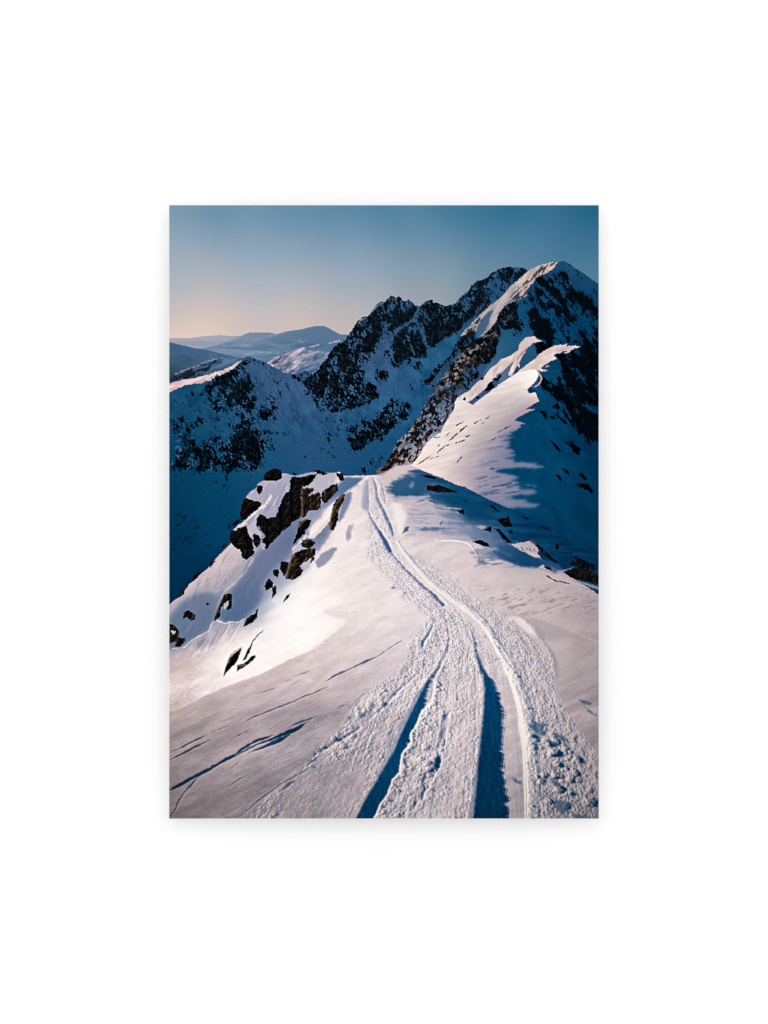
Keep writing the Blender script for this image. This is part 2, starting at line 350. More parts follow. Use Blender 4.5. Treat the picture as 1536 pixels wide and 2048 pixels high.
    zone(dI, T(3,(500,560),(640,470),(740,470),(700,620),(760,700),(780,800),(700,770),(640,760),(530,750),(480,660)), .80, 3)
    zone(dI, T(3,(830,420),(880,420),(890,500),(830,490)), .7, 2)
    zone(dI, T(3,(640,780),(700,770),(760,800),(690,850),(650,830)), .55, 3)
    zone(dI, T(3,(330,840),(480,690),(540,750),(500,900),(490,1020),(420,1090),(330,1130),(240,1120),(180,1060),(240,960)), .95, 2)
    zone(dI, T(3,(480,680),(540,750),(500,900),(490,1020),(400,1100),(300,1150),(200,1150),(110,1330),(0,1300),(-160,1440),(-140,1350),(-60,1250),(0,1150),(60,1060),(130,960),(230,880),(330,840)), .80, 3)
    zone(dI, T(3,(-60,1300),(80,1180),(240,1150),(330,1230),(240,1330),(120,1400),(0,1450)), .60, 4)
    zone(dI, T(3,(-200,1150),(-20,950),(60,900),(130,820),(240,700),(300,700),(320,760),(230,880),(60,1050),(-120,1200)), .55, 4)
    zone(dI, T(3,(860,900),(960,870),(1020,950),(960,1000),(900,1030)), .85, 2)
    zone(dI, T(3,(1270,740),(1360,760),(1480,830),(1536,900),(1536,1100),(1440,1130),(1330,1050),(1350,900)), .72, 5)
    zone(dI, T(3,(1060,1010),(1200,990),(1300,960),(1420,960),(1536,1100),(1536,1300),(1400,1300),(1250,1200),(1150,1120)), .62, 5)
    zone(dI, T(3,(1140,1180),(1300,1150),(1536,1300),(1536,1536),(1080,1536),(1000,1420),(900,1400),(940,1270),(1050,1320)), .64, 6)
    zone(dI, T(6,(950,40),(1050,0),(1200,0),(1300,80),(1420,100),(1536,220),(1536,360),(1500,500),(1440,520),(1340,430),(1260,300),(1200,250)), .66, 5)
    zone(dI, T(6,(890,140),(1100,160),(1180,230),(1240,350),(1130,260),(980,240)), .62, 3)
    zone(dI, T(6,(1010,300),(1060,300),(1170,400),(1130,410)), .6, 3)
    zone(dI, T(6,(1170,460),(1230,450),(1350,560),(1350,610),(1290,590)), .8, 2)
    zone(dI, T(6,(980,430),(1030,440),(1140,580),(1110,600),(1050,520)), .6, 3)
    zone(dI, T(6,(1060,720),(1180,760),(1280,810),(1200,830),(1080,750)), .5, 3)
    zone(dI, T(6,(1260,770),(1340,770),(1420,860),(1400,880)), .5, 3)
    zone(dI, T(6,(1090,790),(1160,880),(1130,890),(1100,840)), .8, 2)
    zone(dI, T(6,(1310,890),(1390,890),(1500,1010),(1460,1010),(1360,950)), .75, 2)
    zone(dI, T(3,(1080,600),(1300,560),(1536,680),(1536,900),(1300,720),(1180,900),(1060,700)), .34, 8)
    zone(dI, T(3,(860,260),(1000,190),(1190,170),(1330,330),(1536,540),(1536,1536),(1120,1536),(1010,1400),(950,1290),(1150,1200),(1060,1040),(1090,920),(1010,880),(800,660),(740,470)), .36, 5)
    zone(dI, T(3,(1080,1000),(1200,985),(1340,950),(1536,880),(1536,1240),(1380,1340),(1200,1250),(1130,1120)), .74, 4)
    zone(dI, T(3,(900,1250),(960,1240),(1060,1310),(1040,1340),(930,1330)), .9, 2)
    zone(dI, T(3,(1000,1400),(1100,1330),(1300,1200),(1536,1260),(1536,1536),(1060,1536)), .70, 5)
    zone(dI, T(3,(1200,340),(1330,350),(1480,470),(1536,560),(1536,680),(1380,560),(1260,460)), .80, 4)
    zone(dI, T(3,(1100,180),(1190,170),(1240,260),(1180,280)), .85, 3)
    zone(dI, T(3,(960,250),(1060,230),(1100,330),(1190,420),(1230,560),(1160,540),(1080,450),(1000,370)), .78, 3)
    zone(dI, T(3,(900,640),(1010,680),(1070,800),(1080,930),(1000,950),(940,850),(840,770)), .90, 3)
    zone(dI, T(6,(1130,0),(1260,0),(1420,100),(1536,220),(1536,400),(1500,520),(1400,480),(1280,330),(1200,220)), .76, 4)
    zone(dI, T(3,(1220,90),(1330,160),(1536,310),(1536,420),(1440,310),(1300,220)), .30, 4)
    rib3 = noise(11, 353, 3, 60, 3.6); rib3 = (rib3-rib3.mean())/rib3.std()
    dI = np.where(dI > .03, np.clip(dI*(1.10+.13*rib3)+.05*rib3+.02, 0, 1.25), dI)
    n2 = rocks(dI, 6.0, 71, 60, 2.6)
    r2 = field([(900,760,(26,26,28)),(930,720,(22,26,30)),(1020,640,(14,24,34)),(1100,600,(6,22,38)),(1170,620,(2,20,38)),(1080,680,(4,20,36)),(1170,720,(2,14,28)),(1150,830,(2,14,26)),(880,800,(34,30,28)),(1180,900,(0,16,32))])
    rf = noise(3.4, 73, 3, 60, 1.6)
    r2 = r2*.48 + (sstep(.55,.80,rf)*(.3+.8*sstep(.8,-.8,rib3)))[..., None]*np.array([30,48,60])*(0.35+0.9*(XX < 1010))[..., None]
    mix(img, n2*m*0.95, r2)
    pep = rocks(np.clip(blur(dI, 8)*.60, 0, .42), 2.3, 77, 58, 1.5)
    mix(img, pep*m*.85, r2*.8+3)
    # sun catching the left rib of rock
    rib = poly(T(3,(-170,1460),(-100,1300),(20,1150),(100,1040),(210,960),(330,860),(420,790),(520,700),(640,560),(640,600),(520,740),(400,880),(300,980),(200,1090),(120,1240),(40,1330),(-40,1420),(-130,1536)), 4, 10, soft=6)
    sp = sstep(.56, .70, noise(3.6, 75, 3, -50, 1.8))
    mix(img, sp*rib*0.7, (206,186,182))
    br = sstep(.55, .74, noise(5, 76, 3, 100, 2.2))
    mix(img, br*poly(T(3,(-160,1440),(-60,1250),(60,1060),(200,960),(420,880),(420,1000),(300,1130),(120,1300),(-60,1440)), soft=8)*0.45, (84,66,48))
    # ---- sunlit strip under the summit
    strip = poly(T(3,(825,150),(900,115),(980,90),(1020,76),(1060,66),(1110,70),(1085,105),(1050,150),(990,185),(940,205),(880,240),(850,300),(820,335),(790,420),(700,462),(640,480),(560,520),(510,580),(490,650),(440,730),(390,775),(330,830),(290,845),(300,800),(250,760),(180,800),(110,830),(170,760),(240,690),(330,590),(420,520),(540,420),(620,330),(720,240)), 1.6, 5, seed=4)
    n = noise(6, 81, 4, -50, 4)
    sc = field([(1090,530,(206,176,170)),(1070,560,(222,190,182)),(1030,590,(196,176,176)),(1000,610,(170,158,166)),(990,630,(176,162,170)),(975,650,(196,178,178)),(950,650,(180,164,170)),(1040,600,(212,184,178)),(930,665,(160,150,162))])
    mix(img, strip, sc*.97 + ((n-0.5)*90)[..., None]*np.array([1,.9,.85]))
    pocket = poly(T(3,(450,560),(425,620),(410,690),(380,760),(320,840),(280,850),(262,790),(310,690),(350,630),(400,575)), 2.0, 4, soft=1)
    mix(img, pocket*0.92, (58,90,124))
    mix(img, rocks(poly(T(3,(90,850),(200,740),(300,640),(400,560),(330,660),(260,780),(280,850),(160,860)), soft=2)*.55, 4.5, 86, -50, 3)*.9, (26,32,42))
    ds = rocks(np.maximum(poly(T(3,(780,250),(940,110),(1090,70),(1040,150),(860,290),(820,330),(790,420),(700,465),(560,520),(500,600),(560,500),(640,430),(720,330)), soft=2)*0.58, poly(T(3,(640,470),(840,300),(900,220),(1060,120),(1080,100),(880,260),(790,430),(700,470)), soft=2)*.72), 4.2, 83, -52, 4.0)
    mix(img, ds*strip*0.85, (40,44,58))
    mix(img, rocks(poly(T(3,(130,820),(240,700),(400,540),(420,560),(300,720),(200,810)), soft=2)*0.36, 5, 84, -48, 3)*strip*.8, (50,54,66))
    mix(img, stroke([(x,y,w) for (x,y),w in zip(T(3,(625,435),(660,390),(710,350)),(2,4,1))],1,3)*.8, (66,88,122))
    # ---- snow bowl and small cornice
    bowl = poly(T(3,(535,770),(640,760),(660,830),(730,840),(790,835),(740,900),(700,960),(600,1040),(520,1070),(430,1150),(330,1240),(400,1130),(480,1050),(500,930),(520,830)), 1.5, 6, soft=1)
    mix(img, bowl, field([(1010,670,(24,82,114)),(1040,690,(34,90,124)),(1000,705,(42,94,128)),(985,730,(56,98,130)),(970,745,(100,112,138))]))
    shad2 = poly(T(3,(850,910),(890,1000),(900,1030),(830,1090),(720,1180),(690,1200),(710,1140),(740,1050),(800,970)), 1, 5, soft=1)
    mix(img, shad2, (40,86,120))
    c1 = poly(T(3,(775,850),(800,838),(870,832),(900,860),(960,880),(900,885),(850,900),(810,945),(780,985),(740,1050),(715,1110),(720,1150),(690,1130),(660,1190),(640,1235),(600,1232),(640,1130),(670,1075),(600,1140),(540,1200),(470,1270),(400,1340),(330,1400),(230,1480),(130,1540),(40,1536),(100,1450),(200,1390),(290,1300),(370,1230),(420,1165),(480,1120),(530,1065),(600,1045),(660,1005),(710,965),(720,910)), 1.0, 5, seed=5)
    c1c = field([(1065,680,(226,194,188)),(1045,705,(222,192,188)),(1025,735,(214,186,184)),(1000,750,(208,184,186)),(970,775,(214,188,186)),(940,800,(220,194,190)),(915,810,(214,188,186))])
    mix(img, c1, c1c + ((noise(6, 91, 3, -55, 3)-0.5)*52)[..., None])
    mix(img, stroke([(x,y,w) for (x,y),w in zip(T(3,(820,930),(760,990),(715,1040),(690,1090)),(1,2.5,2,1))],1,3)*.8, (90,108,140))
    mix(img, poly(T(3,(480,1220),(540,1200),(600,1150),(650,1090),(620,1170),(590,1230),(640,1240),(560,1300),(470,1380),(430,1400),(500,1330),(520,1260)), 1, 4, soft=1)*0.9, (96,114,150))
    dk = rocks(poly(T(3,(350,1380),(450,1260),(530,1200),(540,1240),(480,1300),(440,1390),(380,1400)), soft=2)*0.8, 5, 93, -50, 2)
    mix(img, dk, (22,22,26))
    for p in (T(3,(130,1470),(165,1450),(170,1480),(140,1500)),T(3,(255,1450),(300,1440),(310,1465),(280,1475)),T(3,(655,1215),(690,1180),(690,1200),(665,1222)),T(3,(310,1270),(350,1240),(360,1260),(330,1285))):
        mix(img, poly(p, 1.5, 4), (26,24,26))
    mix(img, rocks(poly(T(3,(60,1520),(200,1390),(320,1290),(400,1250),(330,1420),(200,1536)), soft=3)*0.22, 5, 95, -55, 3)*.9, (44,44,54))
    # ---- big lit corniced ridge
    c2 = poly(T(3,(880,1060),(930,1010),(980,975),(1080,925),(1150,918),(1205,908),(1190,935),(1260,932),(1345,932),(1290,955),(1220,975),(1150,985),(1130,1000),(1090,1010),(1060,1030),(1100,1055),(1060,1075),(1000,1110),(960,1130),(930,1160),(1000,1180),(940,1190),(890,1165),(800,1180),(700,1210),(600,1290),(500,1380),(500,1330),(620,1260),(720,1180)), 1.4, 5, seed=6)
    mix(img, c2, np.array((224,192,186))+((noise(6, 96, 3, -20, 4)-0.5)*44)[..., None])
    mix(img, c2*poly(T(3,(1130,1000),(1200,980),(1300,960),(1280,930),(1180,940),(1080,990)), soft=2)*0.4, (150,140,158))
    mix(img, poly(T(3,(1180,1000),(1240,975),(1230,990),(1190,1005)),1,3), (196,176,180))
    for p in (T(3,(960,1170),(1010,1180),(970,1192)),T(3,(1000,1130),(1030,1135),(980,1150))):
        mix(img, poly(p, 1, 3), (170,160,174))
    c3 = T(3,(240,1536),(340,1455),(440,1380),(540,1310),(640,1240),(720,1200),(800,1180),(860,1165),(890,1168),(910,1200),(915,1230),(885,1290),(830,1345),(800,1380),(810,1415),(880,1405),(890,1430))
    c3 = c3+T(6,(895,10),(920,60),(860,90),(800,130),(780,150),(880,140),(800,175),(720,215),(660,260),(780,290),(700,310),(745,320),(680,355),(620,380),(575,440),(550,500),(570,540),(620,600),(690,610),(600,640),(700,690),(820,700),(975,695),(870,720),(975,735),(850,745),(700,735),(560,745),(480,765),(560,810),(640,830),(700,860),(640,890),(740,920),(860,940),(640,925),(650,970),(880,970),(830,1000),(700,1030),(600,1060),(800,1075),(720,1100),(895,1118),(800,1150),(700,1145),(610,1160),(480,1105),(350,1040),(260,990),(160,940),(60,915),(0,885),(-80,850))+ \
         T(5,(1350,800),(1150,715),(1050,690),(980,680),(1100,560),(1200,400),(1300,240),(1420,100),(1500,-40))
    sw = (noise(4.0, 331, 4, -9, 7)-.5)*2; lowk = sstep(846, 880, YY)*sstep(960, 1000, XX)
    m = poly(c3, 1.0, 5, seed=7, dx=sw*26*lowk)
    m = m*(1-lowk)+blur(m, 3)*lowk*.6+blur(m, 1)*lowk*.4
    term = 1-blur(m, 13); term2 = 1-blur(m, 30)
    kc = field([(1000,790,(238,208,202)),(1050,760,(240,214,208)),(1070,745,(252,232,222)),(1040,800,(226,198,194)),(1000,830,(228,200,196)),(1030,850,(206,184,186)),(960,840,(236,208,200)),
                (920,880,(238,210,202)),(905,915,(244,222,216)),(915,905,(226,202,198)),(960,880,(214,192,192)),(1000,875,(176,166,178)),(990,910,(150,150,170)),(960,910,(186,174,184)),(930,930,(216,194,194)),
                (900,950,(226,202,200)),(950,940,(196,178,184)),(990,935,(206,184,188)),(1020,945,(186,170,180)),(960,965,(190,172,180)),(1000,980,(176,166,180)),(1000,1005,(206,184,184)),(870,900,(238,212,204)),(850,920,(236,210,204)),
                (880,870,(234,206,198)),(905,840,(228,202,198)),(1040,930,(190,172,180))])
    wav = noise(5, 97, 4, -12, 5)
    k2 = sstep(850, 920, YY)*sstep(920, 1000, XX)
    kc = kc + ((wav-0.5)*(26+100*k2))[..., None]*np.array([1,.85,.72])
    kc = kc + (np.clip(term2*1.7-.15, 0, 1)*sstep(772, 850, YY)*sstep(925, 990, XX))[..., None]*(np.array((118,118,146))-kc)*.85
    kc = kc + (np.clip(term*1.25, 0, 1)*sstep(820, 880, YY)*sstep(930, 985, XX))[..., None]*(np.array((84,108,144))-kc)*.8
    mix(img, m, kc)
    g1 = poly(T(21,(640,-130),(840,-400),(1130,-420),(1130,300),(900,330),(700,270),(480,140),(560,20)), 3, 9, soft=22)
    mix(img, g1*m*.5, np.array((150,144,164)))
    g2 = poly(T(21,(760,-60),(870,-130),(1000,-200),(1130,0),(1130,300),(1000,330),(800,300),(640,200),(720,80)), 3, 9, soft=14)
    mix(img, g2*m*.45, np.array((112,122,152)))
    # wind-scoured patches: blue streaks running into the lit snow
    streak = sstep(.56, .66, noise(4.5, 99, 4, -10, 6))
    zz = poly(T(6,(230,900),(480,760),(640,830),(700,870),(880,970),(700,1040),(600,1060),(420,1050),(300,990)), soft=5)
    mix(img, streak*zz*m*0.85, (44,86,128))
    zz = poly(T(6,(420,450),(620,300),(720,320),(600,400),(560,500),(620,620),(560,680),(300,720),(400,600)), soft=5)
    mix(img, streak*zz*m*0.6, (84,106,140))
    mix(img, poly(T(6,(390,770),(430,745),(560,735),(440,760)),1,3)*.9, (44,80,120))
    mix(img, poly(T(6,(640,910),(700,905),(840,935),(900,960),(980,980),(900,965),(760,935)),1,3)*.8, (20,52,86))
    # edge of the cornice
    mix(img, stroke([(x,y,w) for (x,y),w in zip(T(3,(885,1168),(912,1200),(935,1240),(945,1255),(930,1300),(890,1340),(850,1350)),(1,1.6,2.2,3.4,3.2,2.4,.8))],1.0,3)*.85, (206,184,180))
    mix(img, poly(T(3,(918,1225),(925,1245),(905,1290),(860,1340),(810,1380),(800,1385),(850,1330),(890,1280)),.5,3), (30,66,104))
    mix(img, poly(T(3,(800,1385),(830,1370),(880,1385),(890,1400),(820,1418)),.8,3), (10,58,98))
    mix(img, poly(T(3,(760,1200),(880,1170),(910,1205),(910,1240),(840,1320),(790,1320),(700,1300)), soft=5)*0.55, (255,236,224))
    # thin rocks poking out of the lit slope
    for a,b,w in (((1270,380),(1340,375),2),((1110,660),(1240,570),2.5),((1310,540),(1400,460),2.5),((1440,410),(1530,340),2.2),((1400,370),(1440,330),2),((1320,470),(1335,455),3),((1415,460),(1430,452),3),((1510,260),(1536,240),3),((1500,440),(1530,425),2),((1180,610),(1340,570),1)):
        mix(img, stroke([(x,y,w*f) for (x,y),f in zip(T(5,a,((a[0]+b[0])/2-6,(a[1]+b[1])/2+4),b),(.5,1,.4))],1.2,3), (58,50,50))
    for a,b,w in (((0,465),(90,380),2.2),((100,380),(190,300),3.4),((80,305),(160,262),2.4),((255,290),(330,250),2),((370,245),(430,205),2.4),((340,290),(350,275),2),((170,425),(210,410),3.4),((60,490),(180,450),2),((75,695),(130,630),2.6),((500,380),(650,300),2),((420,465),(500,420),1.6)):
        mix(img, stroke([(x,y,w*f) for (x,y),f in zip(T(6,a,((a[0]+b[0])/2-6,(a[1]+b[1])/2+4),b),(.5,1,.4))],1.6,3), (70,62,64))
    # rocky left flank of the lit ridge, running down to the saddle
    fl = T(5,(685,750),(690,720),(760,680),(800,620),(860,520),(900,430),(1000,330),(1060,240),(1130,160),(1180,60),(1240,-60),(1330,-180),(1460,-290),(1560,-300),(1580,-120),(1500,0),(1480,100),(1400,220),(1350,330),(1260,380),(1180,470),(1120,580),(1050,660),(980,670),(880,690),(820,720),(760,750))
    m = poly(fl, 1.4, 5, seed=8)*sstep(752, 800, YY+(noise(9,107,3,-50,2)-.5)*60)
    flc = field([(760,930,(110,90,80)),(780,900,(120,126,150)),(830,890,(110,122,150)),(830,860,(84,108,140)),(860,850,(150,148,162)),(850,830,(120,126,150)),(880,815,(90,108,138)),(835,912,(206,186,180)),(800,880,(140,136,146)),(870,780,(70,96,128))])
    mix(img, m, flc + ((noise(6, 101, 3, -50, 2)-0.5)*60)[..., None])
    df = poly(fl, 2, 8)*0.54
    zone(df, T(5,(700,740),(800,620),(870,500),(960,520),(960,560),(880,620),(860,690),(780,745)), .86, 2)
    zone(df, T(5,(860,520),(920,410),(1010,330),(1100,270),(1180,320),(1070,420),(980,440)), .72, 3)
    zone(df, T(5,(1200,0),(1480,0),(1440,100),(1300,200),(1180,180),(1100,260),(1080,220)), .60, 4)
    zone(df, T(5,(1180,300),(1340,240),(1360,320),(1240,370),(1130,480),(1060,560),(1100,440)), .64, 3)
    n3 = rocks(df, 6.5, 103, -56, 1.9)
    rr = np.array((22,20,22))+(sstep(.52,.8,noise(4,105,3,-50,2)))[..., None]*np.array([72,58,46])
    mix(img, n3*m*.95, rr*.85)
    return img

def paint2(img):
    # ---- blue hump and the slope falling away on the right
    hump = T(5,(380,775),(560,775),(680,765),(770,745),(840,700),(900,672),(960,662),(1040,675),(1150,715),(1250,760),(1350,800),(1420,830),(1536,872))+ \
           T(6,(60,915),(160,940),(260,990),(350,1040),(480,1100),(540,1130),(610,1158),(720,1190),(850,1240),(1000,1330),(1150,1440),(1300,1536))+[(1205,1120),(1205,1300),(760,1300),(700,1000)]
    m = poly(hump, 0.5, 6)
    hc = field([(780,945,(190,176,184)),(830,938,(176,166,178)),(860,945,(60,94,136)),(880,960,(24,76,120)),(830,970,(40,84,128)),(800,960,(110,122,154)),(930,980,(16,74,118)),(960,1000,(8,70,114)),(850,985,(90,110,146)),
                (900,1000,(14,72,116)),(900,1015,(48,88,130)),(950,1020,(8,66,110)),(1000,1020,(4,66,110)),(1040,1050,(2,60,102)),(1100,1060,(0,58,98)),(1000,1045,(6,64,106)),(1080,1100,(4,58,98)),(1190,1120,(0,50,88)),(960,1050,(90,112,148)),(1060,1120,(14,66,108))])
    hc = np.where((hc[..., :1] < 60), deep_shade(hc), hc)
    for _ch in range(3): hc[..., _ch] = blur(hc[..., _ch], 4)
    mix(img, m, hc + ((noise(9, 111, 4, 6, 4)-0.5)*40)[..., None]*np.array([.5,.9,1]))
    mix(img, stroke([(x,y,1.2) for x,y in T(5,(900,672),(960,662),(1040,675),(1150,715))])*.5, (170,166,184))
    # lit wisps on the hump
    for p, c, so in ((T(5,(780,750),(900,680),(980,672),(1060,690),(1000,720),(940,760),(860,800),(780,800)),(206,186,188),3),
                     (T(5,(990,715),(1040,700),(1180,750),(1080,745)),(60,92,134),1),
                     (T(5,(1030,850),(1060,830),(1090,860),(1040,890),(1000,930)),(140,140,164),3),
                     (T(5,(800,960),(1000,975),(1220,980),(1240,970),(1200,1000),(1000,1000),(860,1040),(800,1040)),(150,150,172),3)):
        mix(img, poly(p, 2.5, 6, soft=so)*.8, c)
    # ---- foreground snow, all lit ground
    fg = T(4,(-20,1600),(60,1536),(130,1490),(200,1380),(300,1290),(400,1210),(480,1110),(560,1030),(640,950),(660,830),(700,770),(760,740),(780,600),(780,490),(830,430),(900,380),(905,345),(960,312),(1080,305),(1130,290),(1160,240),(1200,240),(1290,265),(1390,240),(1450,228),(1536,220))+ \
         T(5,(80,735),(200,745),(260,745),(310,735),(350,775),(420,778),(540,778),(640,768),(720,770),(780,780),(840,850),(800,960),(860,1040),(1000,1010),(1180,1020),(1320,1080),(1420,1180),(1536,1240))+ \
         T(9,(60,-60),(330,0),(480,80),(640,140),(720,150),(800,200),(900,250),(940,290),(1000,330),(1100,400),(1180,430),(1300,520),(1420,590),(1540,660))+[(1210,1700),(300,1700)]
    m = poly(fg, 0.7, 5, seed=9)
    ms = blur(poly(fg, 3, 9, seed=9, dx=(noise(4.0, 333, 4, 8, 6)-.5)*90), 1)*.75+blur(poly(fg, 5, 9, seed=9), 8)*.25; kx = sstep(756, 778, XX)*(1-sstep(1075, 1110, YY))
    m = m*(1-kx)+ms*kx
    P = [  # left flank
        (350,1200,(206,184,184)),(380,1170,(222,200,198)),(430,1120,(214,194,196)),(460,1095,(220,198,198)),(480,1120,(190,178,190)),(500,1110,(210,190,192)),
        (400,1200,(120,130,156)),(370,1240,(104,120,150)),(440,1200,(140,144,168)),(430,1170,(196,180,188)),(470,1150,(204,186,190)),
        (550,1080,(110,126,156)),(530,1110,(90,112,148)),(570,1060,(80,106,144)),(510,1150,(96,116,150)),(490,1180,(84,108,144)),(480,1215,(74,104,142)),(400,1250,(84,108,142)),(440,1240,(98,116,146)),
        (590,1040,(110,126,158)),(560,960,(176,172,190)),(530,975,(200,186,192)),(500,995,(190,178,188)),(540,1010,(170,168,188)),(600,955,(140,150,178)),
        (350,1310,(186,168,172)),(400,1285,(204,184,184)),(440,1260,(214,194,192)),(470,1260,(232,212,208)),(400,1320,(222,202,198)),(360,1350,(214,192,188)),(350,1390,(236,218,213)),
        (440,1310,(246,231,226)),(500,1300,(251,237,232)),(560,1230,(252,239,235)),(600,1200,(253,241,238)),(640,1140,(251,239,236)),(660,1100,(242,226,222)),(690,1060,(240,222,218)),(700,1010,(238,220,216)),(720,970,(224,208,208)),
        (620,1260,(253,241,238)),(660,1240,(253,240,237)),(540,1330,(252,238,233)),(620,1310,(252,240,236)),(480,1370,(248,234,230)),(420,1395,(244,229,224)),(360,1405,(238,220,215)),
        (690,1180,(232,216,214)),(720,1230,(226,210,210)),(680,1260,(230,214,212)),(760,1200,(232,216,214)),(800,1260,(216,202,204)),(740,1290,(222,206,206)),
        (680,1310,(222,206,206)),(600,1360,(216,198,198)),(500,1400,(212,192,192)),(400,1430,(206,186,186)),(360,1440,(202,182,180)),(700,1370,(208,192,194)),
        (360,1480,(188,170,172)),(450,1460,(196,178,180)),(560,1430,(196,180,184)),(640,1430,(190,174,180)),(400,1520,(180,164,168)),(500,1510,(180,166,172)),(600,1490,(176,164,172)),
        (350,1600,(164,150,154)),(420,1580,(172,158,162)),(500,1570,(176,162,166)),(560,1560,(178,164,168)),(450,1625,(168,154,158)),(600,1600,(172,158,162)),(680,1600,(174,162,166)),(680,1540,(182,168,172)),(650,1480,(180,168,174)),
        # track
        (745,975,(218,204,208)),(760,1040,(226,212,212)),(780,1100,(232,218,216)),(800,1150,(230,216,214)),(860,1220,(226,212,212)),(900,1300,(224,210,210)),(900,1400,(218,204,206)),(900,1500,(212,198,200)),(900,1620,(204,192,194)),
        (820,1400,(208,194,198)),(760,1480,(200,186,190)),(1000,1350,(226,212,210)),(1060,1400,(216,202,202)),(1100,1400,(206,192,194)),(1120,1500,(198,186,190)),(1150,1600,(186,174,180)),(1180,1500,(192,178,180)),
        # right flank
        (800,1010,(220,204,208)),(850,1030,(214,200,206)),(880,1060,(200,188,198)),(920,1050,(170,168,186)),(850,1080,(218,204,206)),(900,1085,(220,204,204)),(940,1090,(226,208,204)),(930,1120,(216,200,202)),(990,1110,(168,164,180)),(960,1140,(214,198,200)),
        (1000,1150,(212,194,194)),(1050,1130,(110,122,152)),(1070,1150,(176,166,178)),(1060,1170,(206,188,188)),(1120,1170,(172,162,172)),(1180,1190,(160,152,166)),(1000,1190,(206,190,192)),(1100,1210,(190,174,176)),(1180,1220,(172,158,164)),
        (1040,1230,(208,192,192)),(1150,1260,(178,162,166)),(1120,1300,(180,166,172)),(1180,1300,(174,160,164)),(1150,1350,(182,168,172)),(1190,1400,(174,160,166))]
    base = field(P)
    fine = noise(2.6, 121, 3, -18, 2.2); med = noise(11, 122, 4, -24, 3.5)
    low = sstep(1250, 1560, YY)
    base = base + ((med-0.5)*(20+26*low) + (fine-0.5)*(10+24*low))[..., None]*np.array([1,1,1])
    mix(img, m, base)
    fgm = m
    drift = T(8,(225,470),(160,580),(112,680),(115,780),(150,850),(250,890),(400,925),(370,970),(250,1060),(130,1150),(0,1222))+\
            T(7,(1536,780),(1200,930),(900,1075),(640,1165),(400,1270),(100,1420),(-20,1455))+[(330,1700),(1210,1700),(1210,1150),(900,1090),(700,1100),(690,1120)]
    dm = poly(drift, 1.2, 9, seed=13)
    up = sstep(1255, 1215, YY)*(XX < 760); up = sstep(1215, 1255, YY)
    dm = blur(dm, 4)*(1-up)+blur(dm, 1)*up
    ND = [(690,1160,(232,218,216)),(660,1190,(226,210,210)),(720,1210,(226,210,210)),(650,1225,(218,202,202)),(700,1250,(222,206,206)),(760,1230,(226,211,210)),(800,1270,(214,200,202)),
          (720,1290,(216,200,200)),(660,1310,(212,194,196)),(760,1310,(210,196,198)),(620,1330,(212,194,194)),(560,1360,(206,188,190)),(500,1390,(204,186,188)),(440,1410,(204,186,186)),(400,1430,(204,184,184)),(350,1450,(200,180,178)),
          (700,1350,(204,188,190)),(640,1380,(202,186,188)),(580,1410,(196,179,183)),(500,1430,(190,173,178)),(420,1450,(192,175,178)),(350,1480,(184,167,170)),(640,1430,(184,169,174)),
          (720,1390,(196,182,186)),(760,1350,(204,190,192)),(560,1455,(182,167,172)),(460,1480,(176,161,166)),(380,1510,(168,153,158)),(620,1480,(164,154,162)),(680,1450,(180,167,172)),
          (540,1500,(164,152,158)),(480,1540,(164,151,155)),(400,1560,(160,146,150)),(345,1580,(156,141,144)),(600,1540,(168,156,160)),(560,1570,(162,150,155)),(480,1590,(160,147,151)),(400,1610,(158,144,148)),(345,1625,(140,128,132)),
          (540,1620,(160,148,152)),(620,1600,(166,154,158)),(660,1560,(170,158,163)),(680,1510,(176,164,169)),(700,1620,(176,164,168)),(740,1470,(188,175,180)),(720,1430,(192,178,182)),
          (745,1140,(230,215,214)),(780,1100,(232,218,216)),(800,1150,(228,213,212)),(860,1220,(222,208,210)),(840,1270,(216,202,205)),(900,1300,(220,206,207)),(820,1350,(206,192,196)),(880,1360,(216,201,203)),(900,1420,(212,198,200)),
          (800,1420,(198,184,189)),(860,1480,(206,192,196)),(900,1520,(208,194,197)),(880,1580,(202,188,192)),(900,1625,(204,190,194)),(800,1600,(196,184,188)),(780,1500,(186,173,179)),(920,1560,(210,196,199)),(925,1480,(214,199,201)),
          (1030,1480,(196,183,187)),(1025,1560,(188,176,181)),(1025,1620,(186,175,180)),(1010,1400,(212,197,198)),(990,1350,(222,207,206)),(960,1280,(224,209,209)),(930,1240,(224,210,210)),(880,1180,(226,211,211)),
          (1000,1270,(214,199,202)),(1050,1320,(206,192,196)),(1080,1380,(200,186,190)),(1100,1440,(196,182,186)),(1140,1480,(192,178,182)),(1120,1540,(182,170,175)),(1160,1590,(172,161,167)),(1100,1600,(176,166,172)),(1180,1500,(184,170,174)),(1185,1560,(178,165,170)),(1180,1620,(150,144,154)),
          (1180,1440,(176,162,165)),(1195,1400,(166,153,157)),(1160,1400,(186,171,174)),(1130,1360,(190,175,178)),(1160,1340,(174,161,164)),(1190,1340,(166,153,157)),(1110,1310,(186,172,175)),(1150,1300,(174,161,164)),(1190,1290,(168,155,159)),
          (1100,1260,(196,181,182)),(1060,1250,(206,191,191)),(1150,1260,(184,169,171)),(1190,1250,(172,157,161)),(1030,1210,(206,191,192)),(1080,1210,(200,184,185)),(1140,1210,(184,169,172)),(1190,1210,(166,153,159)),(960,1180,(212,197,198)),(1000,1180,(208,192,193)),
          (930,1140,(214,198,200)),(980,1150,(212,196,196)),(900,1110,(220,205,205)),(850,1090,(220,206,206))]
    lowb = sstep(1200, 1235, YY)
    lowr = np.clip(sstep(1100, 1170, YY)*(XX > 740)+lowb, 0, 1)
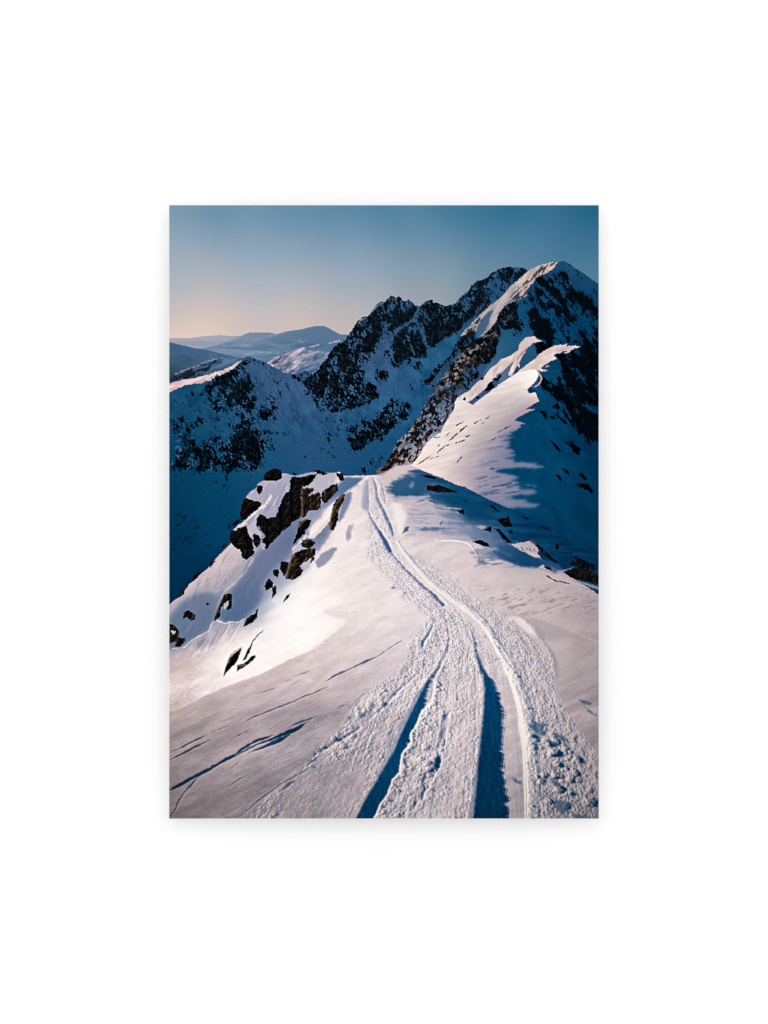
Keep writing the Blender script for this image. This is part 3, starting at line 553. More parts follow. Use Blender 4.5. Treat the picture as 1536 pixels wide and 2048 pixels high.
    nb = field(ND) + ((med-0.5)*(18+24*low) + (fine-0.5)*(7+10*low))[..., None]*np.array([1,1,1])
    mix(img, dm*lowr*m, nb)
    # the snow bank between drift and lit slope, a touch brighter along its brow
    mix(img, stroke([(x,y,2.5) for x,y in T(7,(-20,1448),(100,1414),(400,1264),(640,1160),(900,1070),(1200,925),(1536,776))],1,6,edge=2.2)*.3, (248,228,220))
    # ---- left flank details: shaded gullies, rocks
    gul = poly(T(4,(1320,700),(1340,740),(1310,850),(1270,960),(1230,1080),(1100,1160),(1000,1240),(960,1330),(940,1420),(900,1536),(660,1536),(620,1470),(700,1360),(800,1240),(880,1080),(980,1010),(1130,860),(1200,780)), 2, 8, soft=3)
    mix(img, gul*.85, field([(560,1070,(108,120,150)),(530,1110,(124,132,158)),(500,1160,(118,128,154)),(480,1195,(98,114,144)),(590,1050,(100,114,146))]))
    gul2 = poly(T(7,(660,230),(820,100),(990,20),(960,200),(900,330),(830,420),(780,490),(720,520),(640,525),(570,540),(520,520),(530,400),(640,400)), 2, 7, soft=3)
    mix(img, gul2*.85, field([(500,1175,(104,122,154)),(480,1210,(78,106,144)),(470,1235,(72,102,140)),(510,1160,(110,128,158))]))
    gul3 = poly(T(7,(0,520),(120,330),(260,260),(400,230),(520,270),(470,420),(440,520),(400,620),(280,690),(200,740),(150,790),(0,810)), 3, 9, soft=4)
    mix(img, gul3*.8, field([(350,1230,(100,118,148)),(400,1210,(110,126,154)),(380,1260,(86,110,142)),(420,1240,(94,114,146)),(350,1290,(80,104,136))]))
    mix(img, poly(T(7,(210,740),(280,690),(400,620),(450,540),(520,530),(570,545),(640,530),(700,535),(640,590),(560,640),(480,760),(330,800),(120,850),(0,900),(0,830)), 2, 6, soft=2)*.5*sstep(.4,.6,noise(6,131,3,-50,4)), (170,160,172))
    mix(img, stroke([(x,y,2.2) for x,y in T(7,(40,805),(150,790),(200,745),(280,690),(400,625),(440,545),(500,520),(570,545),(640,530),(710,535),(770,500))],1.2,4)*.75, (240,222,216))
    mix(img, poly(T(7,(260,740),(380,690),(420,720),(330,800),(270,800)), 2, 5, soft=3)*.6, (120,126,150))
    mix(img, poly(T(4,(1040,440),(1060,520),(1000,620),(960,660),(1000,690),(1090,690),(1130,620),(1160,500),(1240,400),(1180,330),(1080,330)), 2, 6, soft=3)*.55, (150,158,184))
    mix(img, stroke([(x,y,w) for (x,y),w in zip(T(4,(770,745),(900,620),(1020,530),(1050,440)),(4,6,5,1))],1.5,4)*.8, (236,212,206))
    mix(img, stroke([(x,y,3) for x,y in T(4,(560,1450),(700,1330),(800,1210),(860,1110))],1.5,4,edge=2)*.6, (240,216,208))
    # gullies between the snow ribs by the saddle
    ribs = T(5,(0,1390),(100,1290),(190,1160),(260,1060),(300,1000),(340,980),(300,1100),(290,1220),(210,1330),(120,1460),(60,1536),(0,1536))
    mix(img, poly(ribs, 1.5, 6, soft=2)*.85, field([(640,1080,(96,114,146)),(670,1040,(120,130,158)),(625,1095,(98,114,146))]))
    mix(img, poly(T(5,(0,1120),(130,1060),(240,920),(340,820),(360,790),(540,790),(550,810),(480,880),(380,940),(300,1000),(200,1080),(100,1150),(0,1230)), 1.5, 6, soft=2)*.85, field([(640,1020,(130,136,164)),(690,975,(74,104,146)),(720,958,(70,102,144)),(670,1000,(108,124,158))]))
    mix(img, poly(T(5,(0,1320),(60,1250),(140,1160),(240,1050),(260,1080),(210,1190),(140,1260),(60,1350),(0,1400)), 1, 6, soft=1)*.9, (234,216,212))
    mix(img, poly(T(5,(370,960),(430,930),(430,1000),(400,1100),(350,1190),(300,1270),(300,1180),(320,1080)), 1.5, 5, soft=2)*.8, (120,130,160))
    mix(img, stroke([(x,y,2) for x,y in T(5,(370,955),(430,925),(500,870),(550,805))],.8,4)*.9, (246,230,222))
    mix(img, poly(T(5,(370,1380),(400,1290),(430,1270),(410,1340),(430,1400),(390,1460)), 1, 4, soft=1)*.7, (150,154,176))
    mix(img, poly(T(8,(60,330),(120,250),(230,180),(290,180),(220,290),(160,350),(90,388)), 1, 4, soft=1)*.85, (132,140,166))
    mix(img, poly(T(5,(420,775),(560,772),(530,800),(440,790)), .6, 4, soft=0)*.9, (232,212,208))
    # ridge shadow flank left of the track near the saddle
    mix(img, poly(T(5,(575,810),(605,815),(610,1000),(600,1120),(540,1110),(550,960)), 1, 5, soft=3)*.6, (150,154,180))
    # ---- flutes, ribs and small drifts of the left flank
    fl1 = noise(4.2, 341, 4, 122, 6); fl2 = noise(9, 342, 3, 118, 4)
    fr = (np.tanh((shift(fl1, -1, 0)-shift(fl1, 1, 0))*9)*.5+np.tanh((shift(fl2, -2, 0)-shift(fl2, 2, 0))*6)*.7)*(.25+.9*sstep(.4, .62, noise(26, 343, 2, 120, 1.5)))
    fz = poly(T(20,(0,1040),(130,900),(330,720),(430,600),(520,700),(640,690),(900,640),(760,800),(700,940),(540,1190),(300,1230),(130,1330),(0,1350)), 4, 9, soft=6)
    mix(img, np.clip(fr, 0, 1)*fgm*fz*.20, np.array((216,198,200)))
    mix(img, np.clip(-fr, 0, 1)*fgm*fz*.38, np.array((104,118,150)))
    fz = poly(T(20,(0,1360),(130,1330),(300,1160),(420,1160),(540,1150),(480,1260),(340,1360),(120,1440),(0,1520)), 4, 9, soft=8)
    mix(img, np.clip(fr, 0, 1)*fgm*fz*.35, np.array((236,218,214)))
    mix(img, np.clip(-fr, 0, 1)*fgm*fz*.40, np.array((140,138,156)))
    fz = poly(T(20,(640,150),(870,140),(860,220),(800,280),(770,400),(660,400),(560,480),(540,430),(640,330),(560,280),(560,220)), 3, 9, soft=3)
    mix(img, fgm*fz*.68, np.array((160,158,180)))
    mix(img, np.clip(fr, 0, 1)*fgm*fz*.5, np.array((236,220,216)))
    mix(img, np.clip(-fr, 0, 1)*fgm*fz*.5, np.array((128,136,164)))
    mix(img, poly(T(20,(985,555),(1060,450),(1190,300),(1165,420),(1090,500),(1040,560)), 1.5, 6)*.85, (238,222,216))
    mix(img, poly(T(20,(1210,440),(1255,245),(1300,228),(1292,300),(1255,370),(1225,430)), 1.5, 6, soft=1)*.75, (122,130,158))
    mix(img, poly(T(20,(1040,600),(1090,540),(1160,490),(1220,440),(1160,510),(1110,590),(1060,650)), 1.5, 6, soft=1)*.75, (126,132,160))
    mix(img, poly(T(20,(1060,770),(1085,690),(1180,640),(1150,700),(1110,745)), 2, 6, soft=2)*.8, (158,156,178))
    mix(img, poly(T(20,(1270,540),(1290,470),(1320,450),(1300,510),(1290,570)), 1.5, 5, soft=1)*.6, (168,166,186))
    mix(img, poly(T(20,(1375,330),(1400,180),(1425,140),(1424,260),(1415,370)), 1.5, 6, soft=2)*.55, (160,162,186))
    mix(img, stroke([(x,y,w) for (x,y),w in zip(T(20,(1255,235),(1330,180),(1400,135),(1420,120)),(1,2.4,2.2,1))],1,4)*.9, (248,234,226))
    mix(img, poly(T(20,(1250,125),(1390,122),(1330,180),(1260,220),(1230,250),(1160,270),(1210,190)), 1.5, 6, soft=2)*.8, (84,112,148))
    mix(img, poly(T(20,(600,530),(640,500),(660,530),(620,540)),1,4)*.9, (196,186,196))
    gd = poly(T(20,(905,470),(900,600),(860,690),(790,770),(700,840),(660,930),(620,1040),(540,1130),(430,1130),(440,1000),(520,860),(620,690),(700,640),(800,540)), 3, 9, soft=7)
    mix(img, gd*.62, field([(560,1080,(102,114,146)),(530,1140,(98,112,144)),(490,1210,(84,104,138)),(585,1060,(92,106,140))]))
    gd = poly(T(20,(0,1130),(120,980),(260,960),(330,1040),(300,1160),(190,1230),(110,1320),(0,1350)), 3, 9, soft=9)
    mix(img, gd*.5, np.array((98,114,146)))
    # ---- hump: sunlit crest, deep shade, wind streaks
    sx = (noise(3.4, 345, 4, 6, 7)-.5)*2
    deepb = poly(T(21,(40,205),(110,140),(250,88),(420,135),(320,165),(290,240),(520,250),(720,330),(800,450),(900,570),(820,560),(700,470),(600,440),(540,400),(470,340),(380,300),(300,262),(150,255),(60,250)), 2, 7, dx=sx*26)
    mix(img, blur(deepb, 1)*.85, field([(800,970,(40,86,122)),(850,985,(24,78,116)),(900,1000,(10,68,106)),(950,1020,(4,64,102)),(1000,1060,(6,64,102))]))
    crest = poly(T(21,(-10,110),(90,47),(180,40),(250,66),(200,75),(150,90),(110,130),(60,150),(-10,185)), 2.5, 6, dx=sx*12)
    mix(img, blur(crest, 1)*.9, (208,192,194))
    mix(img, poly(T(21,(155,75),(240,66),(310,92),(220,95)), 1, 5, dx=sx*8)*.8, (38,84,122))
    mix(img, poly(T(21,(170,185),(205,145),(215,175),(190,205)), 2, 5, soft=1)*.6, (150,152,172))
    for p in (T(21,(130,262),(230,256),(335,248),(300,276),(170,292)), T(21,(40,262),(160,285),(260,300),(200,330),(90,300))):
        mix(img, blur(poly(p, 1.5, 5, dx=sx*14), 1)*.8, (196,184,192))
    half = poly(T(21,(170,340),(330,280),(470,340),(620,440),(800,480),(900,580),(640,570),(400,545),(170,545),(140,450)), 3, 8, soft=8, dx=sx*18)
    mix(img, half*.62, field([(830,1020,(186,176,188)),(880,1040,(166,164,182)),(930,1050,(140,148,172)),(980,1070,(100,118,150)),(860,1070,(196,184,190))]))
    mix(img, np.clip(sx*1.6, 0, 1)*half*.5, (120,132,164))
    mix(img, poly(T(21,(60,310),(105,318),(165,390),(135,470),(112,545),(80,440)), 1.5, 6, soft=2)*.7, (242,228,224))
    # ---- drift with a sharp lip, shade behind it
    mix(img, blur(poly(T(21,(645,640),(700,620),(830,630),(840,680),(740,690),(700,745),(668,765)), 2, 6, dx=sx*16), 1)*.6, (118,128,158))
    mix(img, blur(poly(T(21,(800,590),(900,612),(960,640),(1100,700),(1235,742),(1270,765),(1120,765),(950,757),(880,722),(780,695),(800,640)), 2, 6, dx=sx*14), 1)*.85, field([(1000,1095,(40,84,120)),(1040,1115,(16,70,108)),(1100,1130,(20,70,106))]))
    mix(img, blur(poly(T(21,(800,640),(850,650),(930,690),(880,685)), 1, 5, dx=sx*10), 1)*.7, (200,188,194))
    mix(img, blur(poly(T(21,(560,585),(640,600),(760,610),(900,600),(820,590),(700,560)), 1.5, 5, dx=sx*14), 1)*.5, (200,188,194))
    mix(img, fgm*blur(poly(T(20,(985,100),(1070,100),(1190,95),(1180,165),(1090,230),(1030,200),(1090,330),(1090,420),(1000,420),(940,420),(930,300)), 3, 8), 3)*.55, np.array((150,152,176)))
    mix(img, fgm*blur(poly(T(20,(830,720),(920,600),(1060,560),(1060,660),(1000,770),(900,860),(760,930),(680,960),(650,920),(740,780)), 3, 8), 4)*.45, np.array((156,154,176)))
    fa = noise(9, 141, 3, -62, 1.8); fb = noise(4.2, 144, 3, -62, 1.6)
    def grad(f): return shift(f, -1, 0)-shift(f, 1, 0)+.4*(shift(f, 0, -1)-shift(f, 0, 1))
    facet = np.tanh(grad(fa)*9)*.6+np.tanh(grad(fb)*7)*.5
    crack = sstep(.47, .50, noise(7, 147, 2, -64, 3.4))*(1-sstep(.50, .53, noise(7, 147, 2, -64, 3.4)))
    fleck = sstep(.66, .74, noise(3.2, 149, 3, -40, 1.6))
    def rock(pts, c=(20,18,18), hi=(84,66,50), rough=1.6, amt=.5, seed=0):
        k = poly(pts, rough, 5, seed=10+seed)
        body = np.array(c, np.float32)*(.75+.5*fb[..., None])
        body = body + np.clip(facet-.05, 0, 1)[..., None]*amt*1.6*(np.array(hi, np.float32)-np.array(c))
        body = body*(1-.6*crack[..., None])
        body = body + fleck[..., None]*.14*(np.array((150,146,160))-body)
        mix(img, k, body)
        return k
    R0 = [T(20,(668,140),(690,85),(760,55),(800,75),(806,130),(780,150),(700,150)),
          T(20,(625,180),(675,178),(670,220),(645,252),(628,225)),
          T(20,(508,392),(515,310),(545,273),(600,285),(664,305),(640,345),(580,392),(535,445),(512,425)),
          T(20,(428,560),(440,502),(470,495),(552,458),(562,510),(592,560),(607,640),(622,655),(560,714),(518,692),(503,640),(465,622),(440,592)),
          T(20,(595,530),(615,518),(662,545),(652,600),(630,634),(603,600)),
          T(20,(620,425),(650,383),(690,402),(702,417),(762,402),(770,370),(800,300),(830,232),(866,222),(858,150),(880,113),(950,120),(1000,103),(1064,98),(1062,130),(1010,180),(1000,196),(950,196),(940,260),(945,380),(932,417),(880,442),(862,472),(803,512),(790,532),(690,638),(663,612),(665,560),(690,540),(640,500),(620,470)),
          T(20,(942,205),(1030,193),(1082,240),(1086,330),(1050,362),(1000,362),(975,402),(943,412)),
          T(20,(1088,232),(1150,180),(1202,163),(1207,210),(1160,272),(1110,312),(1088,292)),
          T(20,(1188,85),(1240,93),(1252,140),(1225,152),(1195,112)), T(20,(1028,74),(1060,73),(1142,95),(1110,107),(1060,97)),
          T(20,(878,612),(913,520),(928,440),(980,420),(1017,425),(1010,462),(962,532),(900,592)),
          T(20,(935,590),(950,563),(1020,570),(1047,590),(1000,642),(950,612)),
          T(20,(823,852),(850,790),(870,700),(900,660),(930,648),(945,640),(1047,628),(1040,682),(985,722),(950,742),(962,790),(930,832),(880,860),(850,852)),
          T(20,(788,770),(800,718),(857,730),(850,790),(820,834)), T(20,(740,790),(760,778),(787,790),(777,847),(745,822)),
          T(20,(678,892),(710,843),(747,870),(737,912),(690,934)), T(20,(735,912),(760,893),(767,950),(738,988)),
          T(20,(1143,502),(1148,430),(1178,300),(1213,260),(1254,238),(1247,290),(1212,350),(1207,430),(1177,502)),
          T(20,(375,640),(385,600),(405,600),(400,620)), T(20,(285,770),(290,730),(335,715),(310,745)), T(20,(160,880),(180,815),(230,800),(200,850)), T(20,(80,980),(95,920),(122,905),(110,950)),
          T(20,(870,100),(885,82),(910,90),(905,108)), T(20,(1005,745),(1015,700),(1040,690),(1030,720))]
    for i, p in enumerate(R0):
        brown = i in (6, 11, 12, 17, 7, 23)
        rock(p, (24,21,19) if brown else (15,14,15), (92,72,52) if brown else (52,46,42), 1.9, .62 if brown else .42, i % 7)
    # clefts in the big wall, snow lying on its ledges
    for pts, w in ((T(20,(880,130),(870,260),(880,430)),5),(T(20,(800,320),(800,420),(790,520)),3),(T(20,(700,430),(690,520),(680,620)),3),(T(20,(550,520),(560,600),(590,660)),3),(T(20,(1000,210),(995,300),(990,360)),3)):
        mix(img, stroke([(x,y,w) for x,y in pts], 3, 4)*.8, (6,6,7))
    for pts, w, c in ((T(20,(468,494),(500,476),(552,458)),4,(214,204,208)),(T(20,(528,448),(590,398),(650,345),(700,300),(725,255)),4,(238,222,216)),(T(20,(945,205),(950,290),(948,400)),3,(104,84,60)),(T(20,(1020,196),(1040,220),(1000,250)),2,(196,186,194)),
                      (T(20,(925,480),(950,440),(985,424)),3,(120,88,60)),(T(20,(838,830),(862,740),(890,680)),4,(104,84,58)),(T(20,(1150,490),(1160,400),(1190,320),(1240,250)),3.4,(110,88,62)),(T(20,(880,640),(930,590),(975,545)),4,(232,216,210)),
                      (T(20,(640,480),(660,540),(655,610)),3,(150,146,164)),(T(20,(1060,110),(1010,180),(960,195)),3,(206,196,202))):
        mix(img, stroke([(x,y,w) for x,y in pts], 2.6, 4)*.8, c)
    for p in (T(20,(560,468),(620,430),(622,480),(660,530),(660,560),(640,540),(600,520),(585,560),(565,510)),T(20,(990,195),(1060,110),(1130,110),(1180,100),(1150,170),(1090,210),(1030,245),(1035,200)),T(20,(880,640),(905,615),(940,600),(950,640),(900,655),(880,680)),
              T(20,(930,755),(960,745),(1000,720),(1010,760),(960,790)),T(20,(600,640),(625,640),(615,660)),T(20,(660,590),(685,600),(680,640),(660,625))):
        mix(img, poly(p, 1.4, 4)*.9, (184,178,192))
    R = [
         T(7,(450,520),(500,390),(560,250),(610,230),(650,245),(640,390),(590,415),(580,370),(530,380),(520,480),(470,520)),
         T(7,(145,430),(200,410),(270,460),(260,510),(220,520),(180,480),(140,500)),
         T(7,(375,350),(395,325),(415,345),(395,365)),
         T(7,(0,545),(60,570),(105,630),(95,690),(165,690),(160,740),(110,790),(60,780),(60,730),(0,750)),
         T(7,(755,590),(790,500),(820,470),(870,450),(915,370),(900,490),(850,540)),
         T(7,(550,1095),(580,980),(620,890),(690,830),(750,780),(720,870),(690,950),(620,1010)),
         T(7,(690,1040),(695,970),(770,950),(840,880),(885,870),(885,900),(820,960),(740,1010)),
         T(7,(750,930),(800,820),(860,720),(910,650),(1005,585),(920,660),(865,730),(820,850),(780,920)),
         T(7,(1155,340),(1190,270),(1250,230),(1210,300)),
         T(7,(1240,592),(1290,540),(1260,575)),
         T(7,(1055,200),(1095,150),(1100,230),(1060,290),(1040,298),(1065,260)),
         T(4,(535,1000),(550,950),(580,985),(560,1010)),T(4,(410,1190),(430,1140),(480,1130),(440,1180)),T(4,(240,1350),(265,1270),(330,1255),(280,1320)),T(4,(115,1500),(140,1400),(175,1400),(150,1480)),
         T(4,(1260,250),(1290,225),(1300,255)),T(4,(1440,1130),(1490,1090),(1480,1130),(1445,1160)),
         T(8,(5,330),(40,270),(60,290),(20,330))]
    for i, p in enumerate(R):
        rock(p, (22,19,18), (84,64,46), 1.1, .6, i % 7)
    # sun on the left faces of the rocks, snow caught on them
    for pts, w, c in ((T(7,(590,960),(640,870),(720,800)),2.5,(170,140,110)),(T(7,(700,985),(770,965)),2.5,(150,112,80)),(T(7,(470,470),(540,300)),2,(120,92,66))):
        mix(img, stroke([(x,y,w) for x,y in pts], 2, 4)*.75, c)
    for p in (T(7,(560,350),(610,310),(600,370),(560,400)),T(7,(20,620),(70,630),(50,660),(20,640))):
        mix(img, poly(p, 1, 4)*.9, (188,180,192))
    # shadow banks on blue slope left of the ridge
    sp = rocks(poly(T(4,(560,840),(600,760),(700,720),(740,680),(750,740),(640,790)), soft=2)*.7, 5, 151, -35, 2)
    mix(img, sp*(1-fgm), (2,22,38))
    sp = rocks(poly(T(4,(20,300),(600,300),(700,600),(560,840),(340,900),(100,1050),(20,1400),(300,1100),(540,860),(20,1536)), soft=6)*(.10+.34*sstep(.42,.66,noise(30,154,3,-35,2))), 3.6, 153, -35, 2.8)
    mix(img, sp*(1-fgm)*.8, (0,34,58))
    for pts in (T(4,(10,1030),(80,985),(150,940)),T(4,(320,890),(420,850),(520,820)),T(4,(180,1130),(300,1090),(390,1060)),T(4,(330,1030),(420,970))):
        mix(img, stroke([(x,y,1.8) for x,y in pts],2,3)*.6, (0,34,60))
    # ---- right flank of the foreground: blue shadows, rocks
    sb = poly(T(9,(-100,-60),(120,-40),(330,0),(480,80),(560,110),(640,150),(760,200),(900,280),(940,290),(1000,320),(1120,350),(1180,430),(1060,430),(960,390),(900,385),(740,370),(640,330),(560,290),(470,260),(520,200),(460,180),(380,170),(260,120),(200,60),(60,10)), 3, 7, soft=2)
    mix(img, sb*.8, field([(950,1070,(96,116,150)),(1000,1095,(54,92,134)),(1020,1110,(20,68,110)),(1060,1125,(12,62,104)),(1100,1135,(30,74,114)),(900,1055,(170,166,186)),(1120,1145,(70,96,132))]))
    mix(img, poly(T(9,(300,260),(470,190),(530,220),(460,250),(600,300),(740,370),(420,370),(300,340)), 3, 6, soft=3)*.6*sstep(.42,.6,noise(5,161,3,-8,5)), (70,100,138))
    mix(img, poly(T(9,(640,150),(720,130),(840,110),(910,200),(905,250),(940,290),(860,270),(780,230),(700,190)), 1.6, 5)*.85, (200,184,186))
    mix(img, rocks(poly(T(9,(680,180),(800,160),(880,180),(900,230),(800,240)), soft=2)*.36, 4, 163, 60, 2)*.8, (80,84,104))
    mix(img, poly(T(9,(920,380),(960,355),(990,380),(1060,420),(1000,410)), .8, 4)*.9, (206,182,172))
    mix(img, poly(T(9,(1090,420),(1200,400),(1330,370),(1250,410),(1170,430),(1250,490),(1400,540),(1530,580),(1530,610),(1300,540),(1180,470)), 1, 5, soft=1)*.8, (160,152,166))
    R2 = [T(9,(830,115),(870,110),(940,170),(1030,260),(1100,310),(1125,345),(1040,310),(960,250),(910,190),(880,130)),
          T(9,(1160,430),(1210,405),(1310,370),(1360,365),(1440,400),(1536,470),(1536,560),(1420,530),(1300,510),(1230,480)),
          T(9,(1220,350),(1260,300),(1300,330),(1280,260),(1350,290),(1440,340),(1490,350),(1505,420),(1420,400),(1300,370)),
          T(9,(220,125),(260,105),(330,100),(390,130),(420,165),(450,185),(360,165),(260,130)),
          T(9,(975,460),(1010,458),(1080,510),(1180,525),(1240,545),(1220,552),(1080,525)),
          T(9,(1240,552),(1400,595),(1500,625),(1400,604)),
          T(9,(480,0),(540,40),(600,80),(650,135),(600,130),(540,80)),
          T(9,(960,370),(1030,380),(1070,425),(1000,405)),
          T(9,(1100,130),(1120,140),(1125,190),(1090,200),(1085,160)),
          T(9,(1100,240),(1160,225),(1250,230),(1280,250),(1180,240)),
          T(6,(400,1130),(440,1120),(560,1230),(500,1190)),T(6,(540,1260),(590,1250),(600,1200),(625,1290),(660,1350),(560,1350),(480,1270)),
          T(6,(730,1240),(790,1245),(845,1295),(780,1270)),T(6,(900,1325),(990,1350),(1070,1415),(960,1360)),T(6,(340,1375),(430,1340),(435,1410),(400,1395)),
          T(6,(450,1355),(520,1370),(580,1440),(640,1520),(600,1510),(530,1440),(480,1380)),T(6,(600,1390),(640,1375),(660,1430),(610,1415)),T(6,(700,1420),(770,1440),(740,1430)),
          T(6,(130,1065),(200,1100),(205,1112),(150,1085)),T(6,(70,1180),(150,1170),(155,1230),(110,1210)),
          T(5,(1180,920),(1210,860),(1300,865),(1400,890),(1500,930),(1530,955),(1440,945),(1320,950),(1280,935)),
          T(5,(1200,1015),(1260,1030),(1320,1062),(1230,1040)),T(5,(1400,810),(1430,830),(1410,840)),T(5,(1130,765),(1220,765),(1300,790),(1290,810),(1200,795)),
          T(9,(1470,640),(1536,640),(1536,662))]
    for i, p in enumerate(R2):
        rock(p, (6,14,24) if i not in (0,1,20,3) else (16,16,20), (40,42,46), 1.2, .5, i % 7)
    mix(img, stroke([(x,y,2) for x,y in T(5,(1185,925),(1215,875),(1290,870))],1.5,3)*.8, (120,100,88))
    mix(img, stroke([(x,y,w) for (x,y),w in zip(T(9,(830,118),(870,130),(890,150)),(2,5,2))],1.5,3)*.8, (110,76,50))
    mix(img, poly(T(6,(260,1340),(330,1335),(390,1345),(340,1375)),1,4,soft=1)*.8, (196,176,176))
    mix(img, stroke([(x,y,2) for x,y in T(6,(-60,1150),(40,1158),(110,1165))],1,3)*.8, (210,190,188))
    # snow lip, right of the track
    mix(img, stroke([(x,y,w) for (x,y),w in zip(T(9,(-140,110),(0,108),(100,115),(180,135),(230,170),(270,230),(295,290)),(1,2.6,2.4,2.4,2,1.6,.8))],.8,4), (248,232,224))
    mix(img, stroke([(x,y,w) for (x,y),w in zip(T(9,(235,160),(275,225),(300,275),(300,350)),(1,2.4,2.6,2.0))],.8,4)*.8, (120,124,150))
    mix(img, poly(T(5,(935,1380),(960,1340),(990,1290),(1025,1300),(1010,1340),(960,1360)), .8, 4)*.9, (66,102,146))
    mix(img, poly(T(5,(1115,1325),(1180,1305),(1480,1310),(1400,1325),(1180,1340)), 2, 5, soft=1)*.85, (74,106,150))
    mix(img, poly(T(5,(1330,1260),(1370,1230),(1370,1260),(1340,1285)), 1.5, 4)*.8, (84,112,152))
    mix(img, poly(T(5,(1090,1045),(1140,1025),(1220,1015),(1120,1045)), 1, 4)*.8, (70,102,146))
    rp = sstep(.55,.75,noise(3.2,171,3,-4,7))*poly(T(5,(1000,1150),(1350,1080),(1536,1200),(1700,1340),(1536,1360),(1100,1340)), soft=6)
    mix(img, rp*.45, (120,132,164))
    # wind ripples on the right
    rp = sstep(.58,.72,noise(2.8,173,3,-22,5))*poly(T(9,(300,560),(700,600),(1100,600),(1536,660),(1536,900),(1100,840),(700,880),(420,760)), soft=8)
    mix(img, rp*.5, (126,114,126))
    mix(img, poly(T(9,(740,890),(800,940),(900,1060),(1000,1130),(1300,1090),(1536,1150),(1536,1110),(1300,1060),(1000,930),(900,900)), 1, 6, soft=4)*.45, (160,146,152))
    mix(img, stroke([(x,y,2) for x,y in T(9,(900,900),(1050,950),(1250,1030),(1400,1100),(1536,1145))],1,5,edge=2)*.5, (206,190,190))
    return fgm

